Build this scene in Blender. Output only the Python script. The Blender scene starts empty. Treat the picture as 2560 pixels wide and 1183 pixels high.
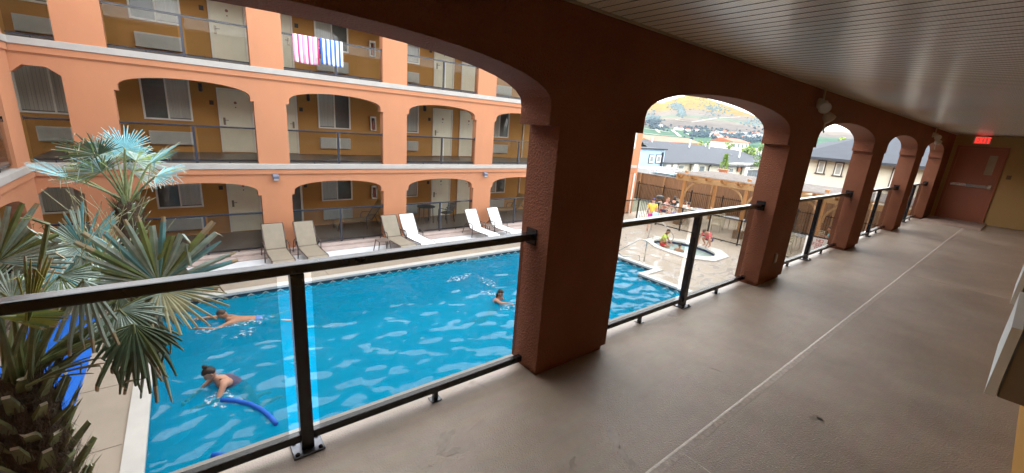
import bpy, bmesh, math, random
from mathutils import Vector, Matrix, geometry
R = math.radians
rng = random.Random(7)
S = bpy.context.scene
COL = S.collection

# ------------------------------------------------------------------ camera
YAW, PITCH, ROLL, FPX, CAMZ = R(51.2), R(14.9), R(4.3), 1031.5, 1.72
_f = Vector((-math.sin(YAW)*math.cos(PITCH), math.cos(YAW)*math.cos(PITCH), -math.sin(PITCH)))
_r = Vector((math.cos(YAW), math.sin(YAW), 0)); _u = _r.cross(_f)
CR = _r*math.cos(ROLL)+_u*math.sin(ROLL); CU = -_r*math.sin(ROLL)+_u*math.cos(ROLL); CF = _f
CAM = Vector((0, 0, CAMZ))
cd = bpy.data.cameras.new('camera'); cam = bpy.data.objects.new('camera', cd); COL.objects.link(cam)
m = Matrix((CR, CU, -CF)).transposed().to_4x4(); m.translation = CAM; cam.matrix_world = m
cd.sensor_width = 36; cd.lens = 36*FPX/2560; cd.clip_start = 0.02; cd.clip_end = 20000
S.camera = cam

def ray(px, py):                       # direction through a pixel of the 2560 x 1183 photograph (used to survey the place)
    return CR*((px-1280)/FPX) - CU*((py-591.5)/FPX) + CF
def at_z(px, py, z): d = ray(px, py); return CAM+d*((z-CAMZ)/d.z)
def at_x(px, py, x): d = ray(px, py); return CAM+d*(x/d.x)
def at_y(px, py, y): d = ray(px, py); return CAM+d*(y/d.y)

# ------------------------------------------------------------------ objects
WL = {}
def wl(o): return WL.get(o.name, Vector((0, 0, 0))) if o else Vector((0, 0, 0))
def tag(o, label=None, cat=None, group=None, kind=None):
    if label: o['label'] = label
    if cat: o['category'] = cat
    if group: o['group'] = group
    if kind: o['kind'] = kind
    return o
def thing(name, label, cat, loc=(0, 0, 0), group=None):
    o = bpy.data.objects.new(name, None); COL.objects.link(o)
    o.location = loc; o.empty_display_size = 0.2
    WL[o.name] = Vector(loc)
    return tag(o, label, cat, group)
def copy_tree(o, parent=None):
    c = o.copy(); COL.objects.link(c)
    if parent: c.parent = parent
    for ch in list(o.children): copy_tree(ch, c)
    return c

PEND = []
M = {}
class MB:
    def __init__(s): s.v = []; s.f = []; s.m = []
    def add(s, vs, fs, mi=0):
        n = len(s.v); s.v += [tuple(v) for v in vs]
        s.f += [tuple(i+n for i in f) for f in fs]; s.m += [mi]*len(fs)
    def box(s, x0, x1, y0, y1, z0, z1, mi=0):
        s.add([(x0,y0,z0),(x1,y0,z0),(x1,y1,z0),(x0,y1,z0),(x0,y0,z1),(x1,y0,z1),(x1,y1,z1),(x0,y1,z1)],
              [(0,3,2,1),(4,5,6,7),(0,1,5,4),(1,2,6,5),(2,3,7,6),(3,0,4,7)], mi)
        return s
    def obox(s, c, ax, ay, az, mi=0):     # centre and three half-axis vectors
        c, ax, ay, az = map(Vector, (c, ax, ay, az))
        p = [c+ax*i+ay*j+az*k for k in (-1,1) for j in (-1,1) for i in (-1,1)]
        s.add(p, [(0,2,3,1),(4,5,7,6),(0,1,5,4),(1,3,7,5),(3,2,6,7),(2,0,4,6)], mi); return s
    def beam(s, a, b, w, h, up=(0,0,1), mi=0):
        a, b = Vector(a), Vector(b); d = (b-a); L = d.length; d.normalize()
        sd = d.cross(Vector(up)); sd.normalize(); u = sd.cross(d)
        return s.obox((a+b)/2, d*(L/2), sd*(w/2), u*(h/2), mi)
    def prism(s, poly, h, mi=0):          # poly = 3-D points of a planar outline, h = extrusion vector
        h = Vector(h); n = len(poly); p = [Vector(q) for q in poly]
        s.add(p+[q+h for q in p], [tuple(range(n-1,-1,-1)), tuple(range(n,2*n))]+[(i,(i+1)%n,n+(i+1)%n,n+i) for i in range(n)], mi); return s
    def tube(s, pts, r, n=8, mi=0, cap=True):
        P = [Vector(p) for p in pts]; rs = r if isinstance(r, (list, tuple)) else [r]*len(P)
        ref = Vector((0,0,1)); rings = []
        for i, p in enumerate(P):
            d = (P[min(i+1,len(P)-1)]-P[max(i-1,0)]).normalized()
            if abs(d.dot(ref)) > .95: ref = Vector((1,0,0))
            a = d.cross(ref).normalized(); b = a.cross(d).normalized(); ref = b
            rings.append([p+(a*math.cos(t)+b*math.sin(t))*rs[i] for t in [2*math.pi*k/n for k in range(n)]])
        vs = [v for rg in rings for v in rg]; fs = []
        for i in range(len(P)-1):
            for k in range(n): fs.append((i*n+k, i*n+(k+1)%n, (i+1)*n+(k+1)%n, (i+1)*n+k))
        if cap: fs += [tuple(range(n-1,-1,-1)), tuple((len(P)-1)*n+k for k in range(n))]
        s.add(vs, fs, mi); return s
    def lathe(s, c, prof, n=16, mi=0, axis=(0,0,1)):
        c = Vector(c); az = Vector(axis).normalized(); ax = az.orthogonal().normalized(); ay = az.cross(ax)
        vs = [c+az*z+(ax*math.cos(t)+ay*math.sin(t))*r for r, z in prof for t in [2*math.pi*k/n for k in range(n)]]
        fs = [(i*n+k, i*n+(k+1)%n, (i+1)*n+(k+1)%n, (i+1)*n+k) for i in range(len(prof)-1) for k in range(n)]
        fs += [tuple(range(n-1,-1,-1)), tuple((len(prof)-1)*n+k for k in range(n))]
        s.add(vs, fs, mi); return s
    def ball(s, c, rx, ry=None, rz=None, n=12, mi=0):
        ry = ry or rx; rz = rz or rx; c = Vector(c); vs = [c+Vector((0,0,-rz))]; m_ = n//2
        for i in range(1, m_):
            t = math.pi*i/m_
            vs += [c+Vector((rx*math.sin(t)*math.cos(2*math.pi*k/n), ry*math.sin(t)*math.sin(2*math.pi*k/n), -rz*math.cos(t))) for k in range(n)]
        vs.append(c+Vector((0,0,rz))); fs = [(0,1+(k+1)%n,1+k) for k in range(n)]
        for i in range(m_-2):
            for k in range(n): fs.append((1+i*n+k,1+i*n+(k+1)%n,1+(i+1)*n+(k+1)%n,1+(i+1)*n+k))
        b = 1+(m_-2)*n; fs += [(b+k, b+(k+1)%n, len(vs)-1) for k in range(n)]
        s.add(vs, fs, mi); return s
    def quad(s, *p, mi=0): s.add(p, [tuple(range(len(p)))], mi); return s
    def build(s, name, mats, parent=None, smooth=False, bevel=0, label=None):
        me = bpy.data.meshes.new(name); off = wl(parent)
        me.from_pydata([Vector(v)-off for v in s.v], [], s.f)
        mats = mats if isinstance(mats, (list, tuple)) else [mats]
        for i, q in enumerate(mats):
            me.materials.append(M.get(q)); PEND.append((me, i, q))
        if len(mats) > 1: me.polygons.foreach_set('material_index', s.m)
        if smooth: me.polygons.foreach_set('use_smooth', [True]*len(me.polygons))
        me.update()
        o = bpy.data.objects.new(name, me); COL.objects.link(o)
        if parent: o.parent = parent; WL[o.name] = off
        if bevel:
            b = o.modifiers.new('bevel', 'BEVEL'); b.width = bevel; b.segments = 2; b.limit_method = 'ANGLE'
        if label: o['label'] = label
        return o

# ------------------------------------------------------------------ materials
def srgb(r, g, b):
    f = lambda c: c/12.92 if c <= .04045 else ((c+.055)/1.055)**2.4
    return (f(r/255), f(g/255), f(b/255), 1)
def newmat(name):
    mt = bpy.data.materials.new(name); mt.use_nodes = True; M[name] = mt
    nt = mt.node_tree; nt.nodes.clear(); return mt, nt
def nd(nt, t, **kw):
    n = nt.nodes.new(t)
    for k, v in kw.items():
        if k.startswith('i_'):
            n.inputs[k[2:].replace('_', ' ')].default_value = v
        else: setattr(n, k, v)
    return n
def mat(name, col, rough=.6, var=.12, scale=4.0, bump=0.0, bscale=60.0, metal=0.0, spec=.5, hue=None, coat=0.0, bevel=0.0, trans=0.0, detail=4, stretch=None, bdist=.01):
    """Principled with noise-broken base colour, roughness variation and a bump."""
    mt, nt = newmat(name); L = nt.links
    out = nd(nt, 'ShaderNodeOutputMaterial'); p = nd(nt, 'ShaderNodeBsdfPrincipled')
    L.new(p.outputs[0], out.inputs[0])
    tc = nd(nt, 'ShaderNodeTexCoord'); vec = tc.outputs['Object']
    if stretch:
        mp = nd(nt, 'ShaderNodeMapping'); mp.inputs['Scale'].default_value = stretch; L.new(vec, mp.inputs['Vector']); vec = mp.outputs[0]
    n1 = nd(nt, 'ShaderNodeTexNoise'); n1.inputs['Scale'].default_value = scale; n1.inputs['Detail'].default_value = detail; n1.inputs['Roughness'].default_value = .6
    L.new(vec, n1.inputs['Vector'])
    c = Vector(col[:3]); h = Vector((hue or col)[:3])
    rp = nd(nt, 'ShaderNodeValToRGB'); e = rp.color_ramp.elements
    e[0].position = .3; e[1].position = .7
    e[0].color = (*(c*(1-var)), 1); e[1].color = (*(h*(1+var)), 1)
    L.new(n1.outputs[0], rp.inputs[0]); L.new(rp.outputs[0], p.inputs['Base Color'])
    mr = nd(nt, 'ShaderNodeMapRange'); mr.inputs['To Min'].default_value = max(.02, rough-.08); mr.inputs['To Max'].default_value = min(1, rough+.08)
    L.new(n1.outputs[0], mr.inputs['Value']); L.new(mr.outputs[0], p.inputs['Roughness'])
    p.inputs['Metallic'].default_value = metal; p.inputs['Specular IOR Level'].default_value = spec; p.inputs['Coat Weight'].default_value = coat
    bn = None
    if bevel:
        bv = nd(nt, 'ShaderNodeBevel', samples=3); bv.inputs['Radius'].default_value = bevel; bn = bv.outputs[0]
    if bump:
        n2 = nd(nt, 'ShaderNodeTexNoise'); n2.inputs['Scale'].default_value = bscale; n2.inputs['Detail'].default_value = 3
        L.new(vec, n2.inputs['Vector'])
        b = nd(nt, 'ShaderNodeBump'); b.inputs['Strength'].default_value = bump; b.inputs['Distance'].default_value = bdist
        L.new(n2.outputs[0], b.inputs['Height'])
        if bn: L.new(bn, b.inputs['Normal'])
        bn = b.outputs[0]
    if bn: L.new(bn, p.inputs['Normal'])
    mt['p'] = p.name
    return mt
def P(name): return M[name].node_tree.nodes['Principled BSDF']
def glass(name, tint, ior=1.5, rough=0.0):
    mt, nt = newmat(name); L = nt.links
    out = nd(nt, 'ShaderNodeOutputMaterial'); tr = nd(nt, 'ShaderNodeBsdfTransparent'); tr.inputs[0].default_value = tint
    gl = nd(nt, 'ShaderNodeBsdfGlossy'); gl.inputs['Roughness'].default_value = rough
    fr = nd(nt, 'ShaderNodeFresnel'); fr.inputs[0].default_value = ior
    geo = nd(nt, 'ShaderNodeNewGeometry'); mm = nd(nt, 'ShaderNodeMath', operation='SUBTRACT'); mm.inputs[0].default_value = 1
    L.new(geo.outputs['Backfacing'], mm.inputs[1]); m2 = nd(nt, 'ShaderNodeMath', operation='MULTIPLY')
    L.new(fr.outputs[0], m2.inputs[0]); L.new(mm.outputs[0], m2.inputs[1])
    mx = nd(nt, 'ShaderNodeMixShader'); L.new(m2.outputs[0], mx.inputs[0]); L.new(tr.outputs[0], mx.inputs[1]); L.new(gl.outputs[0], mx.inputs[2])
    L.new(mx.outputs[0], out.inputs[0]); return mt

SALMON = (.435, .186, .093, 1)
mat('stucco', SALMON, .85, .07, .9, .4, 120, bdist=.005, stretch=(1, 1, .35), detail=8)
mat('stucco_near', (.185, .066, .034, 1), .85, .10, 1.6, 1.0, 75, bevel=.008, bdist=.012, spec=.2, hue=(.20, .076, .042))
mat('ochre_wall', (.47, .24, .066, 1), .8, .06, 1.1, .25, 160, bdist=.003)
mat('end_wall', (.46, .30, .12, 1), .8, .06, 1.1, .4, 150, bdist=.004)
mat('ledge_white', (.37, .35, .325, 1), .6, .08, 2.5, .1, 60)
mat('balcony_floor', (.12, .105, .095, 1), .35, .15, 2.0, .2, 70)
mat('soffit_plain', (.72, .66, .56, 1), .7, .05)
mat('cream_door', (.80, .76, .60, 1), .42, .04, 3, .08, 40)
mat('white_trim', (.78, .76, .70, 1), .45, .05, 4)
mat('grille_grey', (.58, .59, .55, 1), .5, .06, 6)
mat('black_metal', (.012, .012, .014, 1), .24, .2, 9, .03, 90, spec=.5)
mat('blue_black_metal', (.03, .034, .05, 1), .35, .15, 9)
mat('steel', (.62, .61, .59, 1), .22, .08, 8, metal=1)
mat('brass', (.45, .36, .2, 1), .3, .1, 8, metal=1)
mat('dark_plate', (.04, .03, .025, 1), .5)
mat('curtain', (.74, .72, .68, 1), .8, .12, 1.5, stretch=(1, 14, .4))
mat('dark_room', (.17, .17, .165, 1), .5, .3, 1.2)
glass('rail_glass', (.80, .79, .77, 1))
glass('far_glass', (.86, .845, .82, 1))
glass('window_glass', (.90, .91, .90, 1))
mat('red_plastic', (.55, .03, .02, 1), .4)
mat('black_plastic', (.02, .02, .02, 1), .45)
mat('beige_plastic', (.5, .45, .33, 1), .45)
mat('white_plastic', (.74, .74, .72, 1), .4)
mat('grey_plastic', (.16, .17, .19, 1), .45)
# ------------------------------------------------------------------ arcades
def arch_pts(a, b, zs, zp, n=22):
    c, h = (a+b)/2, (b-a)/2
    out = []
    for i in range(n+1):
        t = math.pi*(1-i/n); u = c+h*math.cos(t)
        out.append((u, zs+(zp-zs)*max(0, math.sin(t))**.85))
    return out
def arcade(mb, mp, w0, w1, pillars, z0, zs, zp, zt, corb=.085, ch=.11, base=0, ends=True):
    """pillars: list of (u0,u1); mp(u,w,z)->xyz; wall between w0 (front) and w1 (back), arches between neighbouring pillars."""
    zc = zs-ch
    def bx(u0, u1, za, zb, wa=w0, wb=w1):
        p = [mp(u, w, z) for z in (za, zb) for u, w in ((u0,wa),(u1,wa),(u1,wb),(u0,wb))]
        mb.add(p, [(0,3,2,1),(4,5,6,7),(0,1,5,4),(1,2,6,5),(2,3,7,6),(3,0,4,7)])
    for i, (a, b) in enumerate(pillars):
        L_ = corb if i > 0 else 0; R_ = corb if i < len(pillars)-1 else 0
        if base:
            e = .025*(1 if w1 > w0 else -1)
            bx(a+.025, b-.025, z0, z0+base, w0+e, w1-e)
        bx(a, b, z0+base, zc)
        bx(a-L_, b+R_, zc, zs)
        bx(a-L_, b+R_, zs, zt)
    for (a0, a1), (b0, b1) in zip(pillars, pillars[1:]):
        pts = arch_pts(a1+corb, b0-corb, zs, zp)
        for (u, z), (u2, z2) in zip(pts, pts[1:]):
            q = [mp(u,w0,z), mp(u2,w0,z2), mp(u2,w0,zt), mp(u,w0,zt), mp(u,w1,z), mp(u2,w1,z2), mp(u2,w1,zt), mp(u,w1,zt)]
            mb.add(q, [(0,1,2,3),(7,6,5,4),(4,5,1,0),(3,2,6,7)])

def railing(label, mp, u0, u1, w, z, group, metal='black_metal', gl='rail_glass', h=1.035, r=.024, rw=.034, post=None, wg=-.045, base=True, gap=.075, low=.06, detail=True):
    """glass railing between two pillars along u; w is the rail's depth position, wg the glass offset."""
    o = mp((u0+u1)/2, w, z)
    t = thing('glass_railing', label, 'railing', o, group)
    def bx(mb, ua, ub, wa, wb, za, zb):
        p = [mp(u, ww, zz) for zz in (za, zb) for u, ww in ((ua,wa),(ub,wa),(ub,wb),(ua,wb))]
        mb.add(p, [(0,3,2,1),(4,5,6,7),(0,1,5,4),(1,2,6,5),(2,3,7,6),(3,0,4,7)])
    c = post if post is not None else [(u0+u1)/2]
    b = MB(); bx(b, u0+.012, u1-.012, w-rw, w+rw, z+h-2*r, z+h); b.build('top_rail', metal, t, bevel=.008 if detail else 0)
    cuts = [u0+.012]+[v for q in c for v in (q-.03, q+.03)]+[u1-.012]
    b = MB()
    for i in range(0, len(cuts), 2): bx(b, cuts[i], cuts[i+1], w-.02, w+.02, z+low, z+low+.045)
    b.build('bottom_rail', metal, t, bevel=.004 if detail else 0)
    for q in c:
        b = MB(); bx(b, q-.03, q+.03, w-.03, w+.03, z+.014, z+h-2*r-.002); po = b.build('post', metal, t, bevel=.004 if detail else 0)
        if detail:
            b = MB(); bx(b, q-.075, q+.075, w-.065, w+.065, z+.001, z+.013); b.build('base_plate', 'plate_metal', po, bevel=.003)
            for du in (-.055, .055):
                for dw in (-.048, .048):
                    b = MB(); b.lathe(mp(q+du, w+dw, z+.013), [(.011,0),(.011,.008),(.006,.012)], 8); b.build('bolt', 'black_metal', po)
    for s_ in (0, 1):
        u = (u0, u1)[s_]; sg = 1-2*s_
        b = MB(); bx(b, min(u, u+sg*.011), max(u, u+sg*.011), w-.05, w+.05, z+h-.08, z+h+.03); b.build('bracket', metal, t)
    edges = [u0+.03]+[v for q in c for v in (q-gap, q+gap)]+[u1-.03]
    for i in range(0, len(edges), 2):
        b = MB(); bx(b, edges[i], edges[i+1], w+wg-.004, w+wg+.004, z+low+.02, z+h-r); b.build('glass_panel', gl, t)
        mid = (edges[i]+edges[i+1])/2
        b = MB(); bx(b, mid-.014, mid+.014, w-.014, w+.014, z+.006, z+low)
        if detail: bx(b, mid-.035, mid+.035, w-.03, w+.03, z+.001, z+.006)
        b.build('foot', metal, t)
    return t
mat('plate_metal', (.10, .10, .11, 1), .3, .25, 20, .1, 60, metal=.7)

# ------------------------------------------------------------------ far wing: face at x = -15.1, looking at the pool
XF, XI, XB, FH = -15.1, -15.38, -17.6, 2.86
far_mp = lambda u, w, z: (w, u, z)
FP = [(-2.16, -1.27), (1.80, 2.67), (5.78, 6.69), (9.78, 10.70), (13.77, 14.68), (17.75, 21.2)]
wing = thing('hotel_wing', 'long salmon pink hotel wing with three storeys of arches facing the pool', 'building', (-16.5, 9, -2.92))
mb = MB()
for k in (-1, 0, 1):
    z = k*FH+.02
    tp_ = z+FH-.16 if k < 1 else 5.18
    arcade(mb, far_mp, XF, XI, FP, z, z+1.97, z+(2.29 if k < 1 else 2.2), tp_)
    # narrow opening next to the corner, with a cut-off arch
    a, b = -2.90, -2.16
    pts = [(a-.07, 2.08), (a+.12, 2.26), (b-.23, 2.26), (b, 2.08)]
    for (u, q), (u2, q2) in zip(pts, pts[1:]):
        qd = [far_mp(u,XF,z+q), far_mp(u2,XF,z+q2), far_mp(u2,XF,tp_), far_mp(u,XF,tp_), far_mp(u,XI,z+q), far_mp(u2,XI,z+q2), far_mp(u2,XI,tp_), far_mp(u,XI,tp_)]
        mb.add(qd, [(0,1,2,3),(7,6,5,4),(4,5,1,0),(3,2,6,7)])
mb.box(XB-6, XF, 21.2, 21.45, -2.9, 5.17)          # gable end
mb.box(XB-6, XB-5.8, -9, 21.2, -2.9, 5.17)
mb.build('arcade_wall', 'stucco', wing)
for k in (-1, 0, 1):
    z = k*FH+.02
    if k == 1: continue
    b = MB(); b.box(XF-.02, XF+.045, -2.93, 21.2, z+FH-.315, z+FH-.162); b.box(XF-.02, XF+.02, -2.95, 21.2, z+FH-.345, z+FH-.318); b.build('moulding', 'stucco', wing)
    b = MB(); b.box(XI, XF+.075, -2.96, 21.23, z+FH-.16, z+FH); b.build('ledge', 'ledge_white', wing, bevel=.008)
    if k < 1:
        b = MB(); b.box(XB, XI-.002, -2.97, 21.2, z+FH-.2, z+FH+.10); b.build('walkway_slab', 'balcony_floor', wing)
        b = MB(); b.box(XB, XI-.002, -2.97, 21.2, z+FH-.26, z+FH-.21); b.build('soffit', 'soffit_plain', wing)
b = MB(); b.box(XB, XI, -2.97, 21.2, -2.94, -2.74); b.build('walkway_slab', 'balcony_floor', wing)
b = MB(); b.box(XB-6, XF+.08, -9, 21.5, 5.18, 5.27); b.build('roof', 'ledge_white', wing)
b = MB(); b.box(XB-.2, XB, -9, 21.2, -2.9, 5.17); b.build('back_wall', 'ochre_wall', wing)

# six-panel door set in the back wall
def door(k, y0, y1, handle_left):
    z = k*FH+.14; f = MB(); w = .055; x = XB
    f.box(x+.003, x+.05, y0, y0+w, z, z+2.12); f.box(x+.003, x+.05, y1-w, y1, z, z+2.12); f.box(x+.003, x+.05, y0+w, y1-w, z+2.12-w, z+2.12)
    f.build('door_frame', 'white_trim', wing)
    d = MB(); a, b = y0+w+.004, y1-w-.004
    d.box(x+.004, x+.022, a, b, z+.01, z+2.06)
    W = (b-a); c0, c1 = a+W*.13, a+W*.46; e0, e1 = a+W*.54, a+W*.87
    for za, zb in ((.18, .82), (1.0, 1.56), (1.68, 1.94)):
        for p, q in ((c0, c1), (e0, e1)):
            for t0, t1, u0, u1 in ((p, q, za, za+.018), (p, q, zb-.018, zb), (p, p+.018, za+.02, zb-.02), (q-.018, q, za+.02, zb-.02)):
                d.box(x+.0225, x+.028, t0, t1, z+u0, z+u1)
            d.box(x+.0225, x+.027, p+.05, q-.05, z+za+.05, z+zb-.05)
    do = d.build('door', 'cream_door', wing)
    hy = a+.09 if handle_left else b-.09; sg = 1 if handle_left else -1
    h = MB(); h.box(x+.023, x+.036, hy-.032, hy+.032, z+.92, z+1.16); h.tube([(x+.036,hy,z+1.08),(x+.075,hy,z+1.08),(x+.08,hy+sg*.12,z+1.08)], .011, 6); h.build('handle', 'lock_metal', do)
    v = MB(); v.lathe((x+.023,(a+b)/2,z+1.52),[(.02,0),(.02,.006)],10,axis=(1,0,0)); v.build('viewer', 'dark_plate', do)
    v = MB(); v.lathe((x+.0225,(a+b)/2,z+1.67),[(.045,0),(.045,.004)],14,axis=(1,0,0)); v.build('emblem', 'emblem_brown', do)
mat('lock_metal', (.22, .18, .13, 1), .35, .1, metal=.8); mat('emblem_brown', (.30, .12, .08, 1), .5)
def window(k, y0, y1, blind, bw=None):
    z = k*FH+.14; x = XB; za, zb = z+.98, z+(2.32 if k < 1 else 2.1); f = MB(); w = .05; mid = (y0+y1)/2
    f.box(x+.002, x+.06, y0, y0+w, za, zb); f.box(x+.002, x+.06, y1-w, y1, za, zb); f.box(x+.002, x+.06, y0+w, y1-w, za, za+w); f.box(x+.002, x+.06, y0+w, y1-w, zb-w, zb)
    f.box(x+.002, x+.05, mid-.022, mid+.022, za+w, zb-w)
    fr = f.build('window', 'white_trim', wing)
    p = MB(); p.box(x+.018, x+.022, y0+w, mid-.022, za+w, zb-w); p.box(x+.026, x+.03, mid+.022, y1-w, za+w, zb-w); p.build('pane', 'window_glass', fr)
    c = MB()
    c.box(x+.003, x+.006, y0+w, y1-w, za+w, zb-w, 0)
    n = 16; ya, yb = (y0+w, mid) if blind == 0 else (mid, y1-w)
    if blind == 2: ya, yb = y0+w, y1-w
    for i in range(n):
        u = ya+(yb-ya)*i/n; c.box(x+.0065, x+.012+.003*(i % 2), u, u+(yb-ya)/n*.93, za+w+.03, zb-w, 1)
    c.build('curtain', ['dark_room', 'curtain'], fr)
def aircon(k, y0, y1):
    z = k*FH+.14; za, zb = z+.22, z+.63
    b = MB(); b.box(XB, XB+.13, y0, y1, za, zb); a = b.build('air_conditioner', 'grille_grey', wing, bevel=.008)
    g = MB(); n = 17
    for i in range(n):
        zz = za+.035+(zb-za-.07)*i/(n-1)
        g.obox((XB+.139, (y0+y1)/2, zz), (.009, 0, -.004), (0, (y1-y0)/2-.03, 0), (.001, 0, .006))
    g.build('grille', 'grille_grey', a)
def sconce(k, y):
    z = k*FH+2.2; b = MB(); b.box(XB, XB+.03, y-.05, y+.05, z-.1, z+.14); b.lathe((XB+.09, y, z-.12), [(.03,0),(.055,.03),(.06,.16),(.04,.21),(.02,.24)], 10)
    b.build('wall_lantern', 'blue_black_metal', wing)
def plate(k, y):
    z = k*FH+.14; b = MB(); b.box(XB, XB+.012, y-.06, y+.06, z+1.55, z+1.69); b.build('room_plate', 'dark_plate', wing)
def cabinet(k, y0, y1):
    z = k*FH+1.14; b = MB(); w = .03
    b.box(XB, XB+.02, y0, y1, z, z+.56, 1); b.box(XB+.02, XB+.15, y0, y0+w, z, z+.56); b.box(XB+.02, XB+.15, y1-w, y1, z, z+.56); b.box(XB+.02, XB+.15, y0+w, y1-w, z, z+w); b.box(XB+.02, XB+.15, y0+w, y1-w, z+.52-w, z+.56)
    c = b.build('extinguisher_cabinet', ['white_trim', 'dark_plate'], wing)
    e = MB(); yc = (y0+y1)/2; e.lathe((XB+.085, yc, z+.05), [(.045,0),(.05,.01),(.05,.26),(.03,.32),(.015,.34),(.018,.4)], 12); e.build('fire_extinguisher', 'extinguisher_red', c, smooth=True)
mat('extinguisher_red', (.38, .12, .08, 1), .3)
for k in (-1, 0, 1):
    for c in (2.24, 10.23, 18.2):
        door(k, c-1.20, c-.19, True); 
        if not (k == -1 and c < 5): door(k, c+.21, c+1.22, False)
        plate(k, c-1.36); sconce(k, c-1.62)
        plate(k, c+1.36)
        sconce(k, c+1.62)
        if c < 18: window(k, c+1.94, c+3.14, 0); aircon(k, c+1.97, c+3.1)
        window(k, c-3.12, c-1.90, 1); aircon(k, c-3.06, c-1.94)
    cabinet(k, 6.17, 6.39)
    window(k, -3.45, -2.05, 2); aircon(k, -3.2, -2.05)
    b = MB(); b.tube([(XB+.05, 14.35, k*FH+.1), (XB+.05, 14.35, k*FH+2.5)], .035, 8); b.build('downpipe', 'white_trim', wing)
b = MB(); b.box(XB-.001, XB+.004, 2.45, 3.40, -2.74, -.6); b.build('stair_doorway', 'dark_room', wing)
b = MB(); b.box(XB+.003, XB+.07, 3.40, 3.47, -2.72, -.6); b.build('door_frame', 'white_trim', wing)
# end-bay window and pink service door on the solid end of the wing
f = MB(); 
for y0, y1, z0, z1 in ((19.3,19.37,1.0,2.3),(20.72,20.8,1.0,2.3),(19.37,20.72,1.0,1.07),(19.37,20.72,2.23,2.3),(20.02,20.08,1.07,2.23)): f.box(XF, XF+.05, y0, y1, z0, z1)
fr = f.build('window', 'white_trim', wing); p = MB(); p.box(XF+.002, XF+.01, 19.37, 20.72, 1.07, 2.23); p.build('pane', 'pane_dark', fr)
mat('pane_dark', (.22, .25, .26, 1), .08, .3, 1.0); mat('pink_door', (.60, .26, .19, 1), .5, .06)
b = MB(); b.box(XF, XF+.03, 19.75, 20.7, -2.85, -.8); d = b.build('service_door', 'pink_door', wing)
b = MB(); b.box(XF+.03, XF+.05, 19.82, 19.86, -1.95, -1.35); b.build('handle', 'dark_plate', d)
b = MB(); b.box(XF, XF+.04, 17.8, 21.2, -.42, -.34); b.build('moulding', 'stucco', wing)
b = MB(); b.tube([(XF+.06, 21.12, -2.9), (XF+.06, 21.12, -.45)], .045, 8); b.build('downpipe', 'white_trim', wing)
# railings of the far wing
FLOOR = {-1: 'ground', 0: 'middle', 1: 'top'}
BAY = ['in the narrow corner bay', 'in the first wide arch', 'in the second wide arch', 'in the third wide arch', 'in the arch beside the near pillar']
spans = [(-2.95, -2.16), (-1.27, 1.80), (2.67, 5.78), (6.69, 9.78), (10.70, 13.77)]
for k in (-1, 0, 1):
    for i, (a, b) in enumerate(spans):
        lab = f'{FLOOR[k]} floor glass railing of far wing {BAY[i]}'
        if k == 1 and i == 2: lab = 'top floor glass railing carrying a pink and a blue striped towel'
        zb_ = k*FH+.02 if k > -1 else -2.80
        railing(lab, far_mp, a, b, XF-.10, zb_, 'glass railings of the far hotel wing', 'blue_black_metal', 'far_glass', h=1.085 if k > -1 else 1.26, wg=.04, detail=False, post=[] if i == 0 else None)
# two flood lights on the far wing
for y, wd in ((2.22, 'left'), (10.31, 'right')):
    t = thing('wall_light', f'{wd} one of two grey flood lights under the middle ledge of salmon wing', 'light', (XF, y, -.40), 'flood lights on the salmon wing')
    b = MB(); b.box(XF+.001, XF+.10, y-.085, y+.085, -.42, -.30); b.prism([(XF+.101,y-.085,-.30),(XF+.19,y-.085,-.35),(XF+.17,y-.085,-.44),(XF+.101,y-.085,-.47)], (0,.17,0)); b.build('housing', 'light_grey', t, bevel=.01)
    b = MB(); b.prism([(XF+.105,y-.07,-.471),(XF+.165,y-.07,-.445),(XF+.15,y-.07,-.49),(XF+.11,y-.07,-.5)], (0,.14,0)); b.build('lens', 'lens_grey', t)
mat('light_grey', (.14, .15, .2, 1), .4); mat('lens_grey', (.45, .46, .47, 1), .2)

# ------------------------------------------------------------------ left wing (closes the courtyard on the left), face at y = -2.97
YL = -2.97
left_mp = lambda u, w, z: (u, w, z)
LP = [(-15.1, -14.02), (-10.9, -10.05), (-6.95, -6.1), (-3.0, -2.15)]
lw = thing('hotel_wing', 'salmon hotel wing at the left edge meeting the long wing at an inside corner', 'building', (-8.5, -5, -2.92))
mb = MB()
for k in (-1, 0, 1):
    z = k*FH+.02; arcade(mb, left_mp, YL, YL-.28, LP, z, z+1.97, z+(2.29 if k < 1 else 2.2), z+FH-.16 if k < 1 else 5.18)
mb.box(-15.3, -2.1, -9, -8.8, -2.9, 5.17)
mb.build('arcade_wall', 'stucco', lw)
for k in (-1, 0):
    z = k*FH+.02
    b = MB(); b.box(-15.02, -2.15, YL-.02, YL+.045, z+FH-.315, z+FH-.162); b.build('moulding', 'stucco', lw)
    b = MB(); b.box(-15.02, -2.15, YL-.28, YL+.075, z+FH-.159, z+FH-.001); b.build('ledge', 'ledge_white', lw, bevel=.008)
    b = MB(); b.box(-15.38, -2.15, YL-2.4, YL-.282, z+FH-.2, z+FH+.1); b.build('walkway_slab', 'balcony_floor', lw)
b = MB(); b.box(-15.38, -2.1, YL-2.6, YL-2.4, -2.9, 5.17); b.build('back_wall', 'ochre_wall', lw)
b = MB(); b.box(-15.6, -1.9, -9, YL+.08, 5.185, 5.265); b.build('roof', 'ledge_white', lw)
for k in (-1, 0, 1):
    railing(f'{FLOOR[k]} floor glass railing of the left wing beside the inside corner', left_mp, -14.02, -10.9, YL-.10, k*FH+.02, 'glass railings of the left wing', 'black_metal', 'far_glass', h=1.085, wg=.04, detail=False)

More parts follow.
